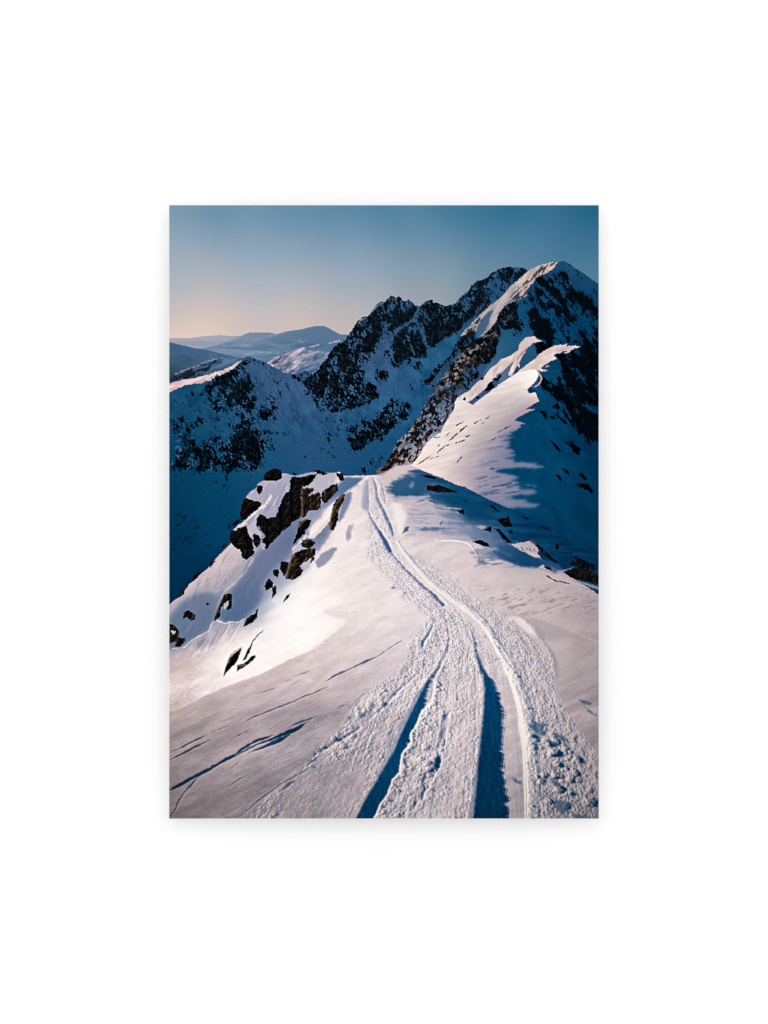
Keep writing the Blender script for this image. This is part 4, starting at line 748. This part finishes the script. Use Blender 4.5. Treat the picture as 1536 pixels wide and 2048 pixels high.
def paint3(img, fgm):
    # ---- the trodden track: chopped snow as a height field lit from the left
    v0 = 885.0
    k = np.maximum(YY-v0, 12.0)
    xc = np.interp(YY[:, 0], [940,1000,1060,1120,1180,1240,1300,1400,1500,1640], [748,752,768,800,850,895,915,915,905,890]).astype(np.float32)[:, None]
    U0 = (XX-xc)/k; V0 = np.log(k)
    def pers(K, seed, octv, gx=1.0, gy=1.0):
        return fbm(U0*K*gx, V0*K*gy, seed, octv, 0.55)
    def trackmask(pts, soft, rough=3):
        return poly(pts, rough, 9, soft=soft, seed=11)
    edgeL = T(5,(600,785),(595,1000),(600,1180),(590,1300),(600,1536))+T(8,(590,150),(580,290),(700,420),(800,500),(850,590),(940,690),(1080,770),(1180,850),(1190,960),(1080,1030),(1010,1120),(1010,1240),(950,1350),(900,1440))+ \
            T(11,(760,100),(620,200),(460,300),(400,430),(290,620),(70,770),(0,910),(-190,1060),(-320,1180),(-460,1300))+[(470,1650)]
    edgeR = T(12,(1536,1536),(1536,900),(1400,680),(1250,480),(1120,250),(1080,80))+T(9,(1080,1400),(1060,1280),(960,1180),(800,1060),(690,960),(620,890),(500,840),(370,780),(220,640),(60,520),(-60,440))+ \
            T(8,(1300,360),(1000,240),(930,170),(900,60))+T(5,(870,1300),(800,1100),(770,950),(730,780))
    trk = trackmask(edgeL+[(1205,1650)]+edgeR, 2, 3)
    sc = np.clip(k/740, .06, 1.05)
    calm = poly(T(12,(470,150),(560,20),(640,200),(720,420),(760,700),(780,1100),(790,1536),(560,1536),(640,1300),(600,1000),(560,800),(560,600),(580,480)), soft=4) + \
           poly(T(21,(60,560),(110,600),(190,720),(320,860),(450,970),(600,1080),(720,1190),(840,1420),(760,1380),(640,1180),(500,1060),(420,1030),(300,900),(180,760),(90,640)), soft=2)
    calm = np.clip(calm, 0, 1)
    sm = poly(T(11,(-420,1536),(-200,1180),(0,960),(120,900),(330,940),(520,960),(560,1050),(620,1160),(560,1280),(470,1400),(400,1536)), 4, 12, soft=10)
    lit_mid = np.clip(poly(T(11,(1420,330),(1536,300),(1536,1536),(1000,1536),(1280,1230),(1340,1000),(1400,640)), 4, 12, soft=8)+poly(T(12,(0,60),(330,120),(340,350),(250,900),(170,1450),(0,1536)), 4, 12, soft=8), 0, 1)
    # heights in drawing units (at the near edge); everything scales with distance
    H = (.9*(pers(16, 401, 2)-.5)+.60*(pers(60, 403, 3)-.5)+.38*(pers(150, 405, 2)-.5)+.40*(pers(80, 407, 3, 1.0, .09)-.5))*7.4*trk*(1-.82*calm)*(1-.65*sm)*(1-.35*lit_mid)
    H += (pers(230, 409, 2, 1.0, .03)-.5)*1.6*calm*trk
    rng = np.random.RandomState(11)
    wq = noise(5, 411, 3)-.5
    U_, V_ = [], []
    big = poly(T(12,(830,520),(1000,520),(1150,640),(1330,900),(1470,1200),(1520,1536),(860,1536),(850,900)), soft=8) + \
          poly(T(11,(-60,960),(60,800),(250,650),(400,470),(560,330),(720,200),(840,180),(700,420),(520,620),(380,880),(200,920)), soft=6) + \
          poly(T(11,(1080,500),(1230,400),(1320,560),(1300,900),(1180,1200),(980,1480),(820,1500),(900,1150),(1000,800)), soft=8)+.5*poly(T(21,(830,1330),(900,1290),(1000,1400),(1100,1700),(1050,1800),(980,1600)), soft=5)
    big = np.clip(big, 0, 1)
    mainL = T(9,(225,1020),(255,1130),(265,1240),(300,1360),(340,1500))+T(12,(345,0),(365,200),(360,380),(345,560),(320,800),(300,960),(290,1150),(270,1360),(250,1560))
    mainR = T(9,(400,1050),(450,1150),(500,1280),(560,1400),(600,1500))+T(12,(600,30),(690,260),(740,460),(770,700),(785,1000),(790,1300),(790,1560))
    leftL = T(8,(1430,1060),(1420,1130),(1400,1230),(1350,1330),(1300,1430),(1230,1520))+T(11,(1190,140),(1110,310),(1030,470),(940,660),(870,830),(780,980),(700,1130),(610,1270),(540,1400),(470,1560))
    leftR = T(8,(1450,1080),(1440,1160),(1428,1250),(1378,1360),(1330,1440),(1285,1540))+T(11,(1290,150),(1260,320),(1140,440),(1100,570),(1040,640),(1040,740),(940,870),(930,1040),(850,1120),(800,1270),(720,1380),(640,1560))
    mainL_, leftL_, leftR_ = mainL, leftL, leftR
    n_try = 9000
    yy = 885+np.exp(rng.uniform(np.log(70), np.log(752), n_try)); kk = yy-885
    xx = np.interp(yy, [940,1000,1060,1120,1180,1240,1300,1400,1500,1640], [748,752,768,800,850,895,915,915,905,890])+rng.uniform(-.62, .46, n_try)*kk
    order = rng.rand(n_try); pick = rng.rand(n_try)
    for n in range(n_try):
        i, j = int(xx[n]-OX), int(yy[n]-OY)
        if not (2 < i < PW-2 and 2 < j < PH-2): continue
        dens = trk[j, i]*(1-.96*calm[j, i])*(1-.92*sm[j, i])*(1-.45*lit_mid[j, i]*(1-big[j, i]))*(.5+.5*big[j, i])
        if pick[n] > dens: continue
        r = (kk[n]/740)*(1.6+2.2*order[n]+(7.5*order[n]**5)*(.12+.88*big[j, i]))
        if r < .55: continue
        q = int(r*1.5)+2
        i0, i1, j0, j1 = max(0, i-q), min(PW, i+q+1), max(0, j-q), min(PH, j+q+1)
        w = (slice(j0, j1), slice(i0, i1))
        dx = (XX[w]-xx[n])/r; dy = (YY[w]-yy[n])*1.2/r
        d = np.sqrt(dx*dx+dy*dy)+wq[w]*.9
        bump = .78*r/(kk[n]/740)*np.sqrt(np.clip(1-d*d, 0, 1))
        hb = H[j, i]
        H[w] = np.maximum(H[w], np.where(bump > 0, np.minimum(hb, H[w])+bump, -99))
    for edge, spread, num in ((mainL_, 4.5, 170), (leftL_, 5.0, 150), (leftR_, 6.0, 130)):
        E_ = spline(edge, 12)
        for q_ in range(num):
            x, y = E_[rng.randint(len(E_))][:2]; kq = (y-885)/740
            if not (1275 < y < 1637): continue
            x += -abs(rng.randn())*spread*kq if edge is not leftR_ else abs(rng.randn())*spread*kq
            r = kq*rng.uniform(2.2, 5.6)
            i, j = int(x-OX), int(y-OY); q = int(r*1.5)+2
            if not (q < i < PW-q-1 and q < j < PH-q-1): continue
            w = (slice(j-q, j+q+1), slice(i-q, i+q+1))
            d = np.sqrt(((XX[w]-x)/r)**2+((YY[w]-y)*1.2/r)**2)+wq[w]*.9
            H[w] = np.maximum(H[w], np.where(d < 1, .8*r/kq*np.sqrt(np.clip(1-d*d, 0, 1)), -99))
    # ruts and banks
    def rutdepth(left, right, ys, ds, ragged=0.0):
        mm = poly(left+right[::-1], ragged, 6)
        return blur(mm, 1)*np.interp(YY[:, 0], ys, ds)[:, None].astype(np.float32)
    R1 = rutdepth(mainL, mainR, [1250,1275,1310,1345,1370,1430,1500,1560,1600,1640], [0,5.5,5,10,20,30,28,31,33,36])
    R2 = rutdepth(leftL, leftR, [1265,1300,1345,1375,1400,1460,1520,1560,1600,1640], [2,3,4,8,13,15,18,21,23,23], 1.0)
    R3 = rutdepth(T(11,(1375,420),(1365,560),(1340,700),(1305,900),(1285,1010),(1225,1040),(1150,1100),(1180,1220),(1095,1330),(970,1460)),
                  T(11,(1450,430),(1430,560),(1405,700),(1370,850),(1335,1010),(1310,1040),(1275,1120),(1225,1220),(1130,1350),(1000,1490)), [1400,1440,1560,1640], [4,6,6,4], 3.0)*(.35+.65*sstep(.42, .58, noise(9, 433, 2, 90, 1.5)))
    H = H*(1-.75*np.clip((R1+R2)/8, 0, 1))-R1-R2-R3
    for pts, ws, dep in ((T(5,(605,820),(608,1000),(615,1150),(660,1240),(720,1340),(780,1440),(830,1536)),(2.4,2.4,2,2.4,5,7,7),22),
                         (T(5,(650,785),(690,880),(705,1000),(760,1110),(810,1220),(850,1330),(870,1400)),(1.8,5,5.5,6.5,6.5,5,1),26),
                         (T(5,(720,790),(750,860),(770,960),(785,1060)),(1.4,2,2,1),14),
                         (T(8,(720,0),(770,90),(820,190),(870,260),(940,340),(1010,420),(1090,490),(1160,560),(1240,620),(1310,690),(1380,760)),(4,7,9,5,4,3.5,4,6,5,7,8),17),
                         (T(8,(1280,940),(1230,1050),(1170,1150),(1160,1190)),(1.5,4,6,3),9), (T(8,(1390,840),(1410,950),(1430,1060)),(2,2.5,4),6),
                         (T(11,(640,480),(760,380),(900,230),(1090,60)),(4,5,5,3),4), (T(11,(60,860),(300,730),(520,590)),(6,6,5),5),
                         (T(9,(380,1090),(480,1160),(560,1280),(640,1400)),(3,4,4,3),4)):
        H -= blur(stroke([(x,y,w) for (x,y),w in zip(pts,ws)], 1.6, 4, edge=1.0), 1)*dep
    bank = [(*p,w) for p,w in zip(T(21,(95,590),(170,700),(300,850),(430,960),(560,1052),(700,1170),(800,1330),(870,1460),(940,1640),(985,1800))+T(12,(760,560),(790,760),(805,900),(815,1200),(820,1545)),
            (4,5,6,7,9,9,10,12,15,18,19,19,20,19,17))]
    sg, wd, al, L = lateral(bank)
    side = np.where(sg > 0, 1.25, .55) if SGN > 0 else np.where(sg < 0, 1.25, .55)
    prof = np.clip(1-(sg/np.maximum(wd*side, 1))**2, 0, 1)*(wd > 0)
    H += prof*np.interp(YY[:, 0], [1080,1250,1400,1640], [10,10,9,8])[:, None]*(.8+.5*(noise(14, 421, 3, 75, 1.6)-.5))
    lip = stroke([(*p,w) for p,w in zip(T(21,(130,650),(300,762),(430,812),(570,902),(720,1060),(800,1085),(900,1122),(985,1135),(1080,1240),(1190,1380),(1222,1530)),(3,4,4,4,5,6,8,9,9,9,6))], 3, 6, edge=2.5)
    H += blur(lip, 2)*4
    Hs = (H*sc).astype(np.float32)
    gX = (shift(Hs, -1, 0)-shift(Hs, 1, 0))*.5; gY = (shift(Hs, 0, -1)-shift(Hs, 0, 1))*.5
    sinE, cosE = .36, .93
    lam = np.clip((gX*.95+gY*.20)*cosE+sinE, 0, 4)/np.sqrt(1+gX*gX+.5*gY*gY)/sinE
    sh = np.zeros((PH, PW), np.float32)
    steps = list(range(1, 14))+list(range(14, 34, 2))+list(range(34, 74, 4))
    for d in steps:
        sh = np.maximum(sh, shift(Hs, d, int(round(d*.22)))-Hs-d*.50)
    band = np.clip(blur(poly(edgeL+[(1205,1650)]+edgeR, 8, 10), 3), 0, 1)
    band = np.maximum(band, np.clip(prof+lip, 0, 1))
    darkside = np.clip(1-lam, 0, 1); bright = np.clip(lam-1, 0, 2)
    bounce = field([(760,1000,(112,130,168)),(800,1150,(118,130,164)),(900,1250,(108,124,156)),(800,1400,(92,110,142)),(900,1450,(96,114,144)),(700,1600,(84,100,130)),(900,1620,(84,102,132)),(1100,1400,(70,98,130)),(1150,1600,(40,74,108)),(1100,1300,(88,110,142)),(550,1620,(92,106,132))])
    deep = (field([(965,1330,(20,76,116)),(985,1420,(2,62,102)),(975,1540,(0,56,94)),(960,1630,(0,52,88)),(860,1380,(16,74,114)),(800,1500,(6,66,106)),(740,1620,(4,60,98)),(760,1070,(62,98,146)),(790,1100,(60,96,142)),(850,1220,(58,96,136)),(910,1270,(44,88,128)),(1120,1560,(10,60,96))]))
    bounce = bounce+np.array((12,10,8))
    mix(img, np.clip(darkside*.66, 0, .8)*band, bounce)
    mix(img, np.clip(bright*.46+prof*.50, 0, .95)*band, np.array((250,236,229)))
    shadow = blur(sstep(.15, 1.0, sh), 1)*.5+sstep(.15, 1.0, sh)*.5
    depth_ = sstep(0.9, 3.2, sh)
    floorv = (noise(5, 363, 3, 84, 5)-.5)
    dcol = bounce*(1-depth_[..., None])+(deep+floorv[..., None]*np.array([14,18,18]))*depth_[..., None]
    mix(img, shadow*band*(.80+.18*depth_), dcol)
    # faint relief everywhere on the wind packed snow
    W1 = noise(3.0, 221, 3, -27, 4); g = (shift(W1, -1, 0)-shift(W1, 1, 0)+0.6*(shift(W1, 0, 1)-shift(W1, 0, -1)))
    low = sstep(1300, 1480, YY)*np.clip(1-trk+.8*sm, 0, 1)
    S1 = noise(2.2, 223, 4, -27, 6); S2 = noise(5.5, 224, 3, -27, 5)
    e1 = shift(S1, 0, 1)-S1; e2 = shift(S2, 0, 2)-S2
    rel = np.tanh(e1*5)*.55+np.tanh(e2*5)*.6
    patch = sstep(.40, .62, noise(40, 226, 3, -25, 2.5))
    rel = rel*(.45+.75*patch)
    mix(img, np.clip(rel, 0, 1)*low*fgm*.27, np.array((92,98,116)))
    mix(img, np.clip(-rel, 0, 1)*low*fgm*.20, np.array((226,206,200)))
    W2 = noise(1.7, 222, 2, -20, 1.6)
    img += ((W2-.5)*16*fgm*(.35+.65*sstep(1300,1600,YY)))[..., None]
    # small dark specks thrown along the upper track
    spk = sstep(.62,.72,pers(175, 225, 2))*poly(edgeL+[(1205,1650)]+edgeR, 6, 10, soft=4)*(1-sstep(1290,1400,YY))
    mix(img, spk*.45*(1-.9*calm), (122,116,136))
    mix(img, poly(T(21,(880,1118),(980,1123),(1060,1190),(1092,1252),(1030,1240),(960,1180)), 2.5, 6, soft=2)*.55, (240,227,224))
    mix(img, poly(T(21,(985,1128),(1060,1180),(1095,1250),(1130,1280),(1160,1250),(1080,1180)), 1.5, 6, soft=3)*.35, (146,136,148))
    mix(img, poly(T(21,(1215,1400),(1240,1440),(1245,1560),(1225,1600),(1228,1500)), 1.5, 6, soft=3)*.4, (140,132,146))
    # the shaded bank of each rut catches light off the snow opposite
    wall = T(12,(345,0),(365,200),(360,380),(345,560),(320,800),(300,960),(290,1150),(270,1360),(250,1540),(190,1540),(235,1270),(255,1080),(290,850),(305,680),(332,480),(337,250),(332,60))
    mix(img, poly(wall, 1.6, 5, soft=1)*.7, field([(968,1400,(170,166,182)),(965,1480,(130,140,166)),(958,1540,(110,126,156)),(950,1600,(98,116,144)),(945,1630,(116,126,148))]))
    mix(img, poly(T(11,(1190,140),(1110,310),(1030,470),(940,660),(870,830),(780,980),(700,1130),(610,1270),(540,1400),(470,1536),(400,1536),(490,1400),(570,1280),(650,1160),(710,1010),(770,900),(880,690),(930,560),(1000,420),(1105,230)), 1.6, 5, soft=1)*.6, field([(840,1390,(120,134,168)),(800,1470,(132,142,170)),(760,1560,(146,148,170)),(700,1630,(172,164,172))]))
    mix(img, stroke([(x,y,2.2) for x,y in T(11,(400,1536),(500,1370),(590,1250))],1,4)*.6, (206,192,192))
    mix(img, poly(T(8,(835,590),(860,575),(895,585),(880,600),(850,605)), .6, 3)*.8, (120,134,166))
    for p in (T(12,(805,555),(860,550),(1010,545),(1020,570),(960,580),(990,640),(960,680),(900,640),(840,590)),T(12,(1060,640),(1120,650),(1250,745),(1170,720),(1080,690)),T(12,(980,720),(1080,730),(1150,770),(1030,770)),
              T(12,(1060,1090),(1140,1200),(1110,1210),(1040,1140)),T(12,(1090,1330),(1230,1350),(1220,1420),(1160,1490),(1090,1400)),T(12,(1240,1440),(1380,1500),(1400,1536),(1300,1536)),
              T(12,(1320,300),(1370,300),(1460,340),(1440,360),(1380,340)),T(12,(1380,380),(1440,420),(1536,480),(1500,470),(1430,430)),T(12,(640,1100),(690,1110),(745,1150),(730,1168),(680,1160))):
        mix(img, blur(poly(p, 3.6, 4, seed=12), 1)*.6, (36,74,112))
    # ---- sastrugi cracks in the foreground, left
    for pts, ws, c in ((T(10,(-10,1235),(100,1180),(260,1090),(400,1020),(500,960),(640,885),(760,830),(900,760),(1040,710),(1180,650),(1290,610),(1380,550),(1440,510)),(7,7,6.5,6.5,6,7,4,3.5,5,7,9,5,1),(6,54,86)),
                       (T(10,(640,880),(760,800),(880,730),(1000,690),(1100,650)),(3,5,5,5,1),(16,60,94)),
                       (T(10,(800,850),(960,790),(1120,720),(1240,660)),(1.5,5,9,7),(10,56,88)),
                       (T(10,(1220,585),(1280,555),(1380,520),(1480,485),(1536,470)),(2,5,4,2,.6),(66,96,132)),
                       (T(10,(-10,925),(120,860),(220,810),(360,740),(440,700)),(3,4,4,3,1),(44,66,94)),
                       (T(10,(10,835),(130,790),(220,740),(330,690),(400,655)),(1,3,3,3.4,.8),(64,80,104)),
                       (T(10,(430,640),(500,610),(600,570)),(1.5,3,.6),(90,100,122)),
                       (T(10,(620,720),(700,670),(830,610)),(1,2.6,.6),(100,106,126)),
                       (T(10,(780,525),(860,480),(930,455),(1040,410),(1160,365),(1270,320),(1380,270),(1536,215)),(.8,2,2,2,2.4,2.4,2,.8),(66,84,112)),
                       (T(10,(0,1510),(60,1430),(90,1350),(150,1260),(220,1180),(280,1110),(340,1060)),(3,3,3,3,4,3,1),(60,76,100)),
                       (T(10,(580,1030),(650,990),(720,930)),(1,2.4,.8),(80,90,116)),(T(10,(580,1210),(680,1140),(820,1060)),(1,3.5,.8),(112,112,132)),
                       (T(10,(700,1515),(780,1450),(860,1380),(960,1300),(1070,1220),(1180,1140),(1300,1080),(1400,1020),(1500,950)),(2,2,3,4,3,3,3,3,3),(104,108,126)),
                       (T(10,(1100,1260),(1240,1160),(1320,1110)),(3,6,3),(74,94,126)),(T(10,(1400,980),(1470,930),(1536,880)),(4,6,7),(84,104,138)),
                       (T(8,(200,1530),(280,1480),(420,1420),(560,1350),(700,1290),(860,1180),(960,1130)),(2,4,2,4,2,1.4,.8),(92,104,130)),
                       (T(8,(520,1390),(600,1340),(640,1315)),(1,4,1),(66,92,128)),(T(8,(860,1180),(900,1150),(960,1130)),(.6,1.8,.8),(110,118,142)),
                       (T(11,(0,255),(120,200),(200,165)),(1.5,2.5,.6),(84,92,116)),(T(11,(150,125),(240,70),(350,15)),(1,3,1.5),(72,94,128)),
                       (T(11,(0,500),(80,470),(100,460)),(2,2,.5),(84,98,124)),
                       (T(10,(880,250),(1000,210),(1120,170)),(.6,1.6,.6),(120,112,126)),(T(10,(1200,180),(1280,140),(1340,100)),(.6,2,.6),(96,94,112)),(T(10,(1250,70),(1350,40),(1450,0)),(.6,1.8,1),(104,100,116)),(T(10,(1140,120),(1250,90)),(1,1.4),(120,112,126)),
                       (T(11,(280,400),(330,370),(400,345)),(1,6,1),(140,136,150)),(T(11,(0,560),(120,490),(260,420)),(10,16,4),(164,154,164))):
        sg, wd, al, L = lateral([(x,y,w) for (x,y),w in zip(pts,ws)])
        wd = wd*np.clip(np.minimum(al, L-al)/22+.12*0, 0, 1)**.7 if max(ws) < 9.5 else wd*np.clip(np.minimum(al, L-al)/40, 0, 1)
        d = np.abs(sg)+(noise(3, 231, 3, -25, 2.5)-.5)*2.4
        mm = (1-sstep(-.8, .9, d-wd/2))*fgm*(wd > .15)
        mix(img, mm*.92, c)
        if max(ws) < 9.5:
            lit = np.exp(-((np.abs(sg+wd/2+1.8)/1.6)**2))*(sg < 0)*(wd > 1.5)
            mix(img, lit*.35*fgm, (216,196,188))
    # ---- camera vignette of the printed photograph, fine grain
    img += ((np.random.RandomState(3).rand(PH, PW).astype(np.float32)-.5)*5)[..., None]
    np.clip(img, 0, 255, out=img)
    far = sstep(965, 900, YY)*sstep(420, 560, YY)*sstep(150, 190, img[..., 0])*sstep(-4, 16, img[..., 0]-img[..., 2])*(XX > 860)
    grey = img.mean(-1, keepdims=True)+np.array((4, -1, -2))
    img = img+(far*.5)[..., None]*(grey-img)
    und = noise(46, 431, 3, -24, 4.5)-.5
    img = img*(1+(und*.34*sstep(1320, 1430, YY)*fgm*(1-np.clip(trk, 0, 1)))[..., None]*np.array([1,.98,.94]))
    img = img*(1+(.035*sstep(1150, 1220, YY)*sstep(1460, 1380, YY)*fgm*(XX < 860)*sstep(120, 170, img[..., 0]))[..., None])
    vg = np.clip((np.hypot((XX-768)/430, (YY-1000)/615)-.72)/.7, 0, 1)**1.6
    img = img*(1-.20*vg*sstep(1250, 1500, YY))[..., None]
    t = img/255.0
    lum = t.mean(-1, keepdims=True)
    k1 = sstep(.76, .92, lum)*(1-t)*.30          # lift the sunlit snow
    k0 = sstep(.30, .04, lum)*t*.16              # settle the blacks
    img = (t+k1-k0)*255.0
    for _ch in range(3):                         # local contrast
        img[..., _ch] += (img[..., _ch]-blur(img[..., _ch], 12))*.16*sstep(640, 720, YY)
    # a little sharpening, as the print has
    for _ch in range(3):
        img[..., _ch] += (img[..., _ch]-blur(img[..., _ch], 1))*.55
    np.clip(img, 0, 255, out=img)
    return img

def picture():
    img = paint(); fgm = paint2(img); return paint3(img, fgm)

FRONT_W = 285; TOP_W = 104; AMB = 0.633; GAPV = 0.043

# ---------------------------------------------------------------- the scene itself
import bpy, math

PX = 1.0/1227.0                 # metres per drawing unit: the poster is about 70 x 100 cm
WALL_ALBEDO = 0.80
WHITE = 1.055                   # how bright the bare wall comes out (a clean overexposed white)

scene = bpy.context.scene
col = scene.collection

def principled(name, color, rough=0.9, spec=0.0):
    m = bpy.data.materials.new(name); m.use_nodes = True
    b = m.node_tree.nodes['Principled BSDF']
    b.inputs['Base Color'].default_value = (*color, 1)
    b.inputs['Roughness'].default_value = rough
    b.inputs['Specular IOR Level'].default_value = spec
    return m

def box_mesh(name, x0, x1, y0, y1, z0, z1, bevel=0.0):
    import bmesh
    bm = bmesh.new()
    bmesh.ops.create_cube(bm, size=1)
    for v in bm.verts:
        v.co.x = x0+(v.co.x+.5)*(x1-x0); v.co.y = y0+(v.co.y+.5)*(y1-y0); v.co.z = z0+(v.co.z+.5)*(z1-z0)
    if bevel:
        bmesh.ops.bevel(bm, geom=list(bm.edges), offset=bevel, segments=2, affect='EDGES', profile=0.5)
    me = bpy.data.meshes.new(name); bm.to_mesh(me); bm.free()
    return me

def link(name, me, mat, parent=None):
    o = bpy.data.objects.new(name, me); col.objects.link(o)
    if mat: me.materials.append(mat)
    if parent: o.parent = parent
    return o

# ---- wall: matt white plaster with the faintest roller texture
wm = principled('white_wall_paint', (WALL_ALBEDO,)*3, 1.0)
nt = wm.node_tree
tc = nt.nodes.new('ShaderNodeTexCoord'); nz = nt.nodes.new('ShaderNodeTexNoise'); bp = nt.nodes.new('ShaderNodeBump')
nz.inputs['Scale'].default_value = 220; nz.inputs['Detail'].default_value = 3
bp.inputs['Strength'].default_value = 0.03; bp.inputs['Distance'].default_value = 0.001
nt.links.new(tc.outputs['Object'], nz.inputs['Vector']); nt.links.new(nz.outputs['Fac'], bp.inputs['Height'])
nt.links.new(bp.outputs['Normal'], nt.nodes['Principled BSDF'].inputs['Normal'])
wall = link('wall', box_mesh('wall', -4, 4, 0, 0.12, -3, 3), wm)
wall['kind'] = 'structure'; wall['label'] = 'plain bright white wall behind the poster'; wall['category'] = 'wall'

# ---- poster
GAP, THICK = GAPV, 0.004       # the board hangs this far off the wall on its battens
HW, HH = 859.0*PX/2, 1226.6*PX/2
EDGE = 1.3*PX                   # thin white paper edge round the print
front = -(GAP+THICK)
poster = bpy.data.objects.new('poster', None); col.objects.link(poster)
poster.location = (0, 0, 0); poster.empty_display_size = 0.1
poster['label'] = 'unframed poster of a snowy mountain ridge with a trodden track, hung on the white wall'
poster['category'] = 'poster'

paper = principled('white_board', (0.80, 0.80, 0.80), 0.9)
board = link('backing_board', box_mesh('backing_board', -HW-EDGE, HW+EDGE, front, -GAP, -HH-EDGE, HH+EDGE, 0.0004), paper, poster)

def srgb_to_linear(c):
    c = c/255.0
    return np.where(c <= 0.04045, c/12.92, ((c+0.055)/1.055)**2.4)

ink = srgb_to_linear(picture())*(WALL_ALBEDO/WHITE)
xs = np.linspace(-HW, HW, PW); zs = np.linspace(HH, -HH, PH)
gx, gz = np.meshgrid(xs, zs)
co = np.stack([gx, np.full_like(gx, front-0.0005), gz], -1).reshape(-1, 3).astype(np.float32)
idx = np.arange(PW*PH, dtype=np.int32).reshape(PH, PW)
quads = np.stack([idx[:-1, :-1], idx[1:, :-1], idx[1:, 1:], idx[:-1, 1:]], -1).reshape(-1)
me = bpy.data.meshes.new('printed_picture')
me.vertices.add(PW*PH); me.vertices.foreach_set('co', co.ravel())
nq = len(quads)//4
me.loops.add(nq*4); me.loops.foreach_set('vertex_index', quads)
me.polygons.add(nq); me.polygons.foreach_set('loop_start', np.arange(0, nq*4, 4, dtype=np.int32))
me.update(calc_edges=True)
at = me.attributes.new('ink', 'FLOAT_COLOR', 'POINT')
at.data.foreach_set('color', np.concatenate([ink, np.ones((PH, PW, 1))], -1).astype(np.float32).ravel())
pm = principled('printed_ink', (0.5,)*3, 0.8, 0.0)
an = pm.node_tree.nodes.new('ShaderNodeAttribute'); an.attribute_name = 'ink'
pm.node_tree.links.new(an.outputs['Color'], pm.node_tree.nodes['Principled BSDF'].inputs['Base Color'])
print_ = link('printed_picture', me, pm, poster)

bat = principled('batten_wood', (0.42, 0.30, 0.18), 0.8)
for z in (HH-0.16, -HH+0.16):
    link('batten', box_mesh('batten', -0.24, 0.24, -GAP+0.0005, -0.0005, z-0.02, z+0.02, 0.001), bat, poster)

# ---- light: a frontal lamp far behind the camera, a big softbox higher up, and pale room light
def area(name, loc, target, sx, sy, power):
    from mathutils import Vector
    l = bpy.data.lights.new(name, 'AREA'); l.shape = 'RECTANGLE'; l.size = sx; l.size_y = sy; l.energy = power
    o = bpy.data.objects.new(name, l); col.objects.link(o); o.location = loc
    o.rotation_euler = (Vector(target)-Vector(loc)).to_track_quat('-Z', 'Y').to_euler()
    return o
area('front_lamp', (0, -9.0, 0.12), (0, 0, 0), 0.9, 0.9, FRONT_W)
area('softbox', (0, -5.0, 0.95), (0, 0, 0), 5.0, 4.0, TOP_W)
world = bpy.data.worlds.new('World'); scene.world = world; world.use_nodes = True
bg = world.node_tree.nodes['Background']
bg.inputs['Color'].default_value = (1, 1, 1, 1); bg.inputs['Strength'].default_value = AMB

# ---- camera, square on to the wall
D = 5.0
cam = bpy.data.cameras.new('camera'); co_ = bpy.data.objects.new('camera', cam); col.objects.link(co_)
co_.location = (0, front-D, -0.2*PX); co_.rotation_euler = (math.radians(90), 0, 0)
cam.sensor_fit = 'VERTICAL'; cam.sensor_height = 36.0
cam.lens = 18.0/((2048*PX/2)/D)
cam.clip_end = 100
scene.camera = co_
scene.view_settings.view_transform = 'Standard'; scene.view_settings.look = 'None'
scene.view_settings.exposure = 0; scene.view_settings.gamma = 1
scene.render.resolution_x = 768; scene.render.resolution_y = 1024
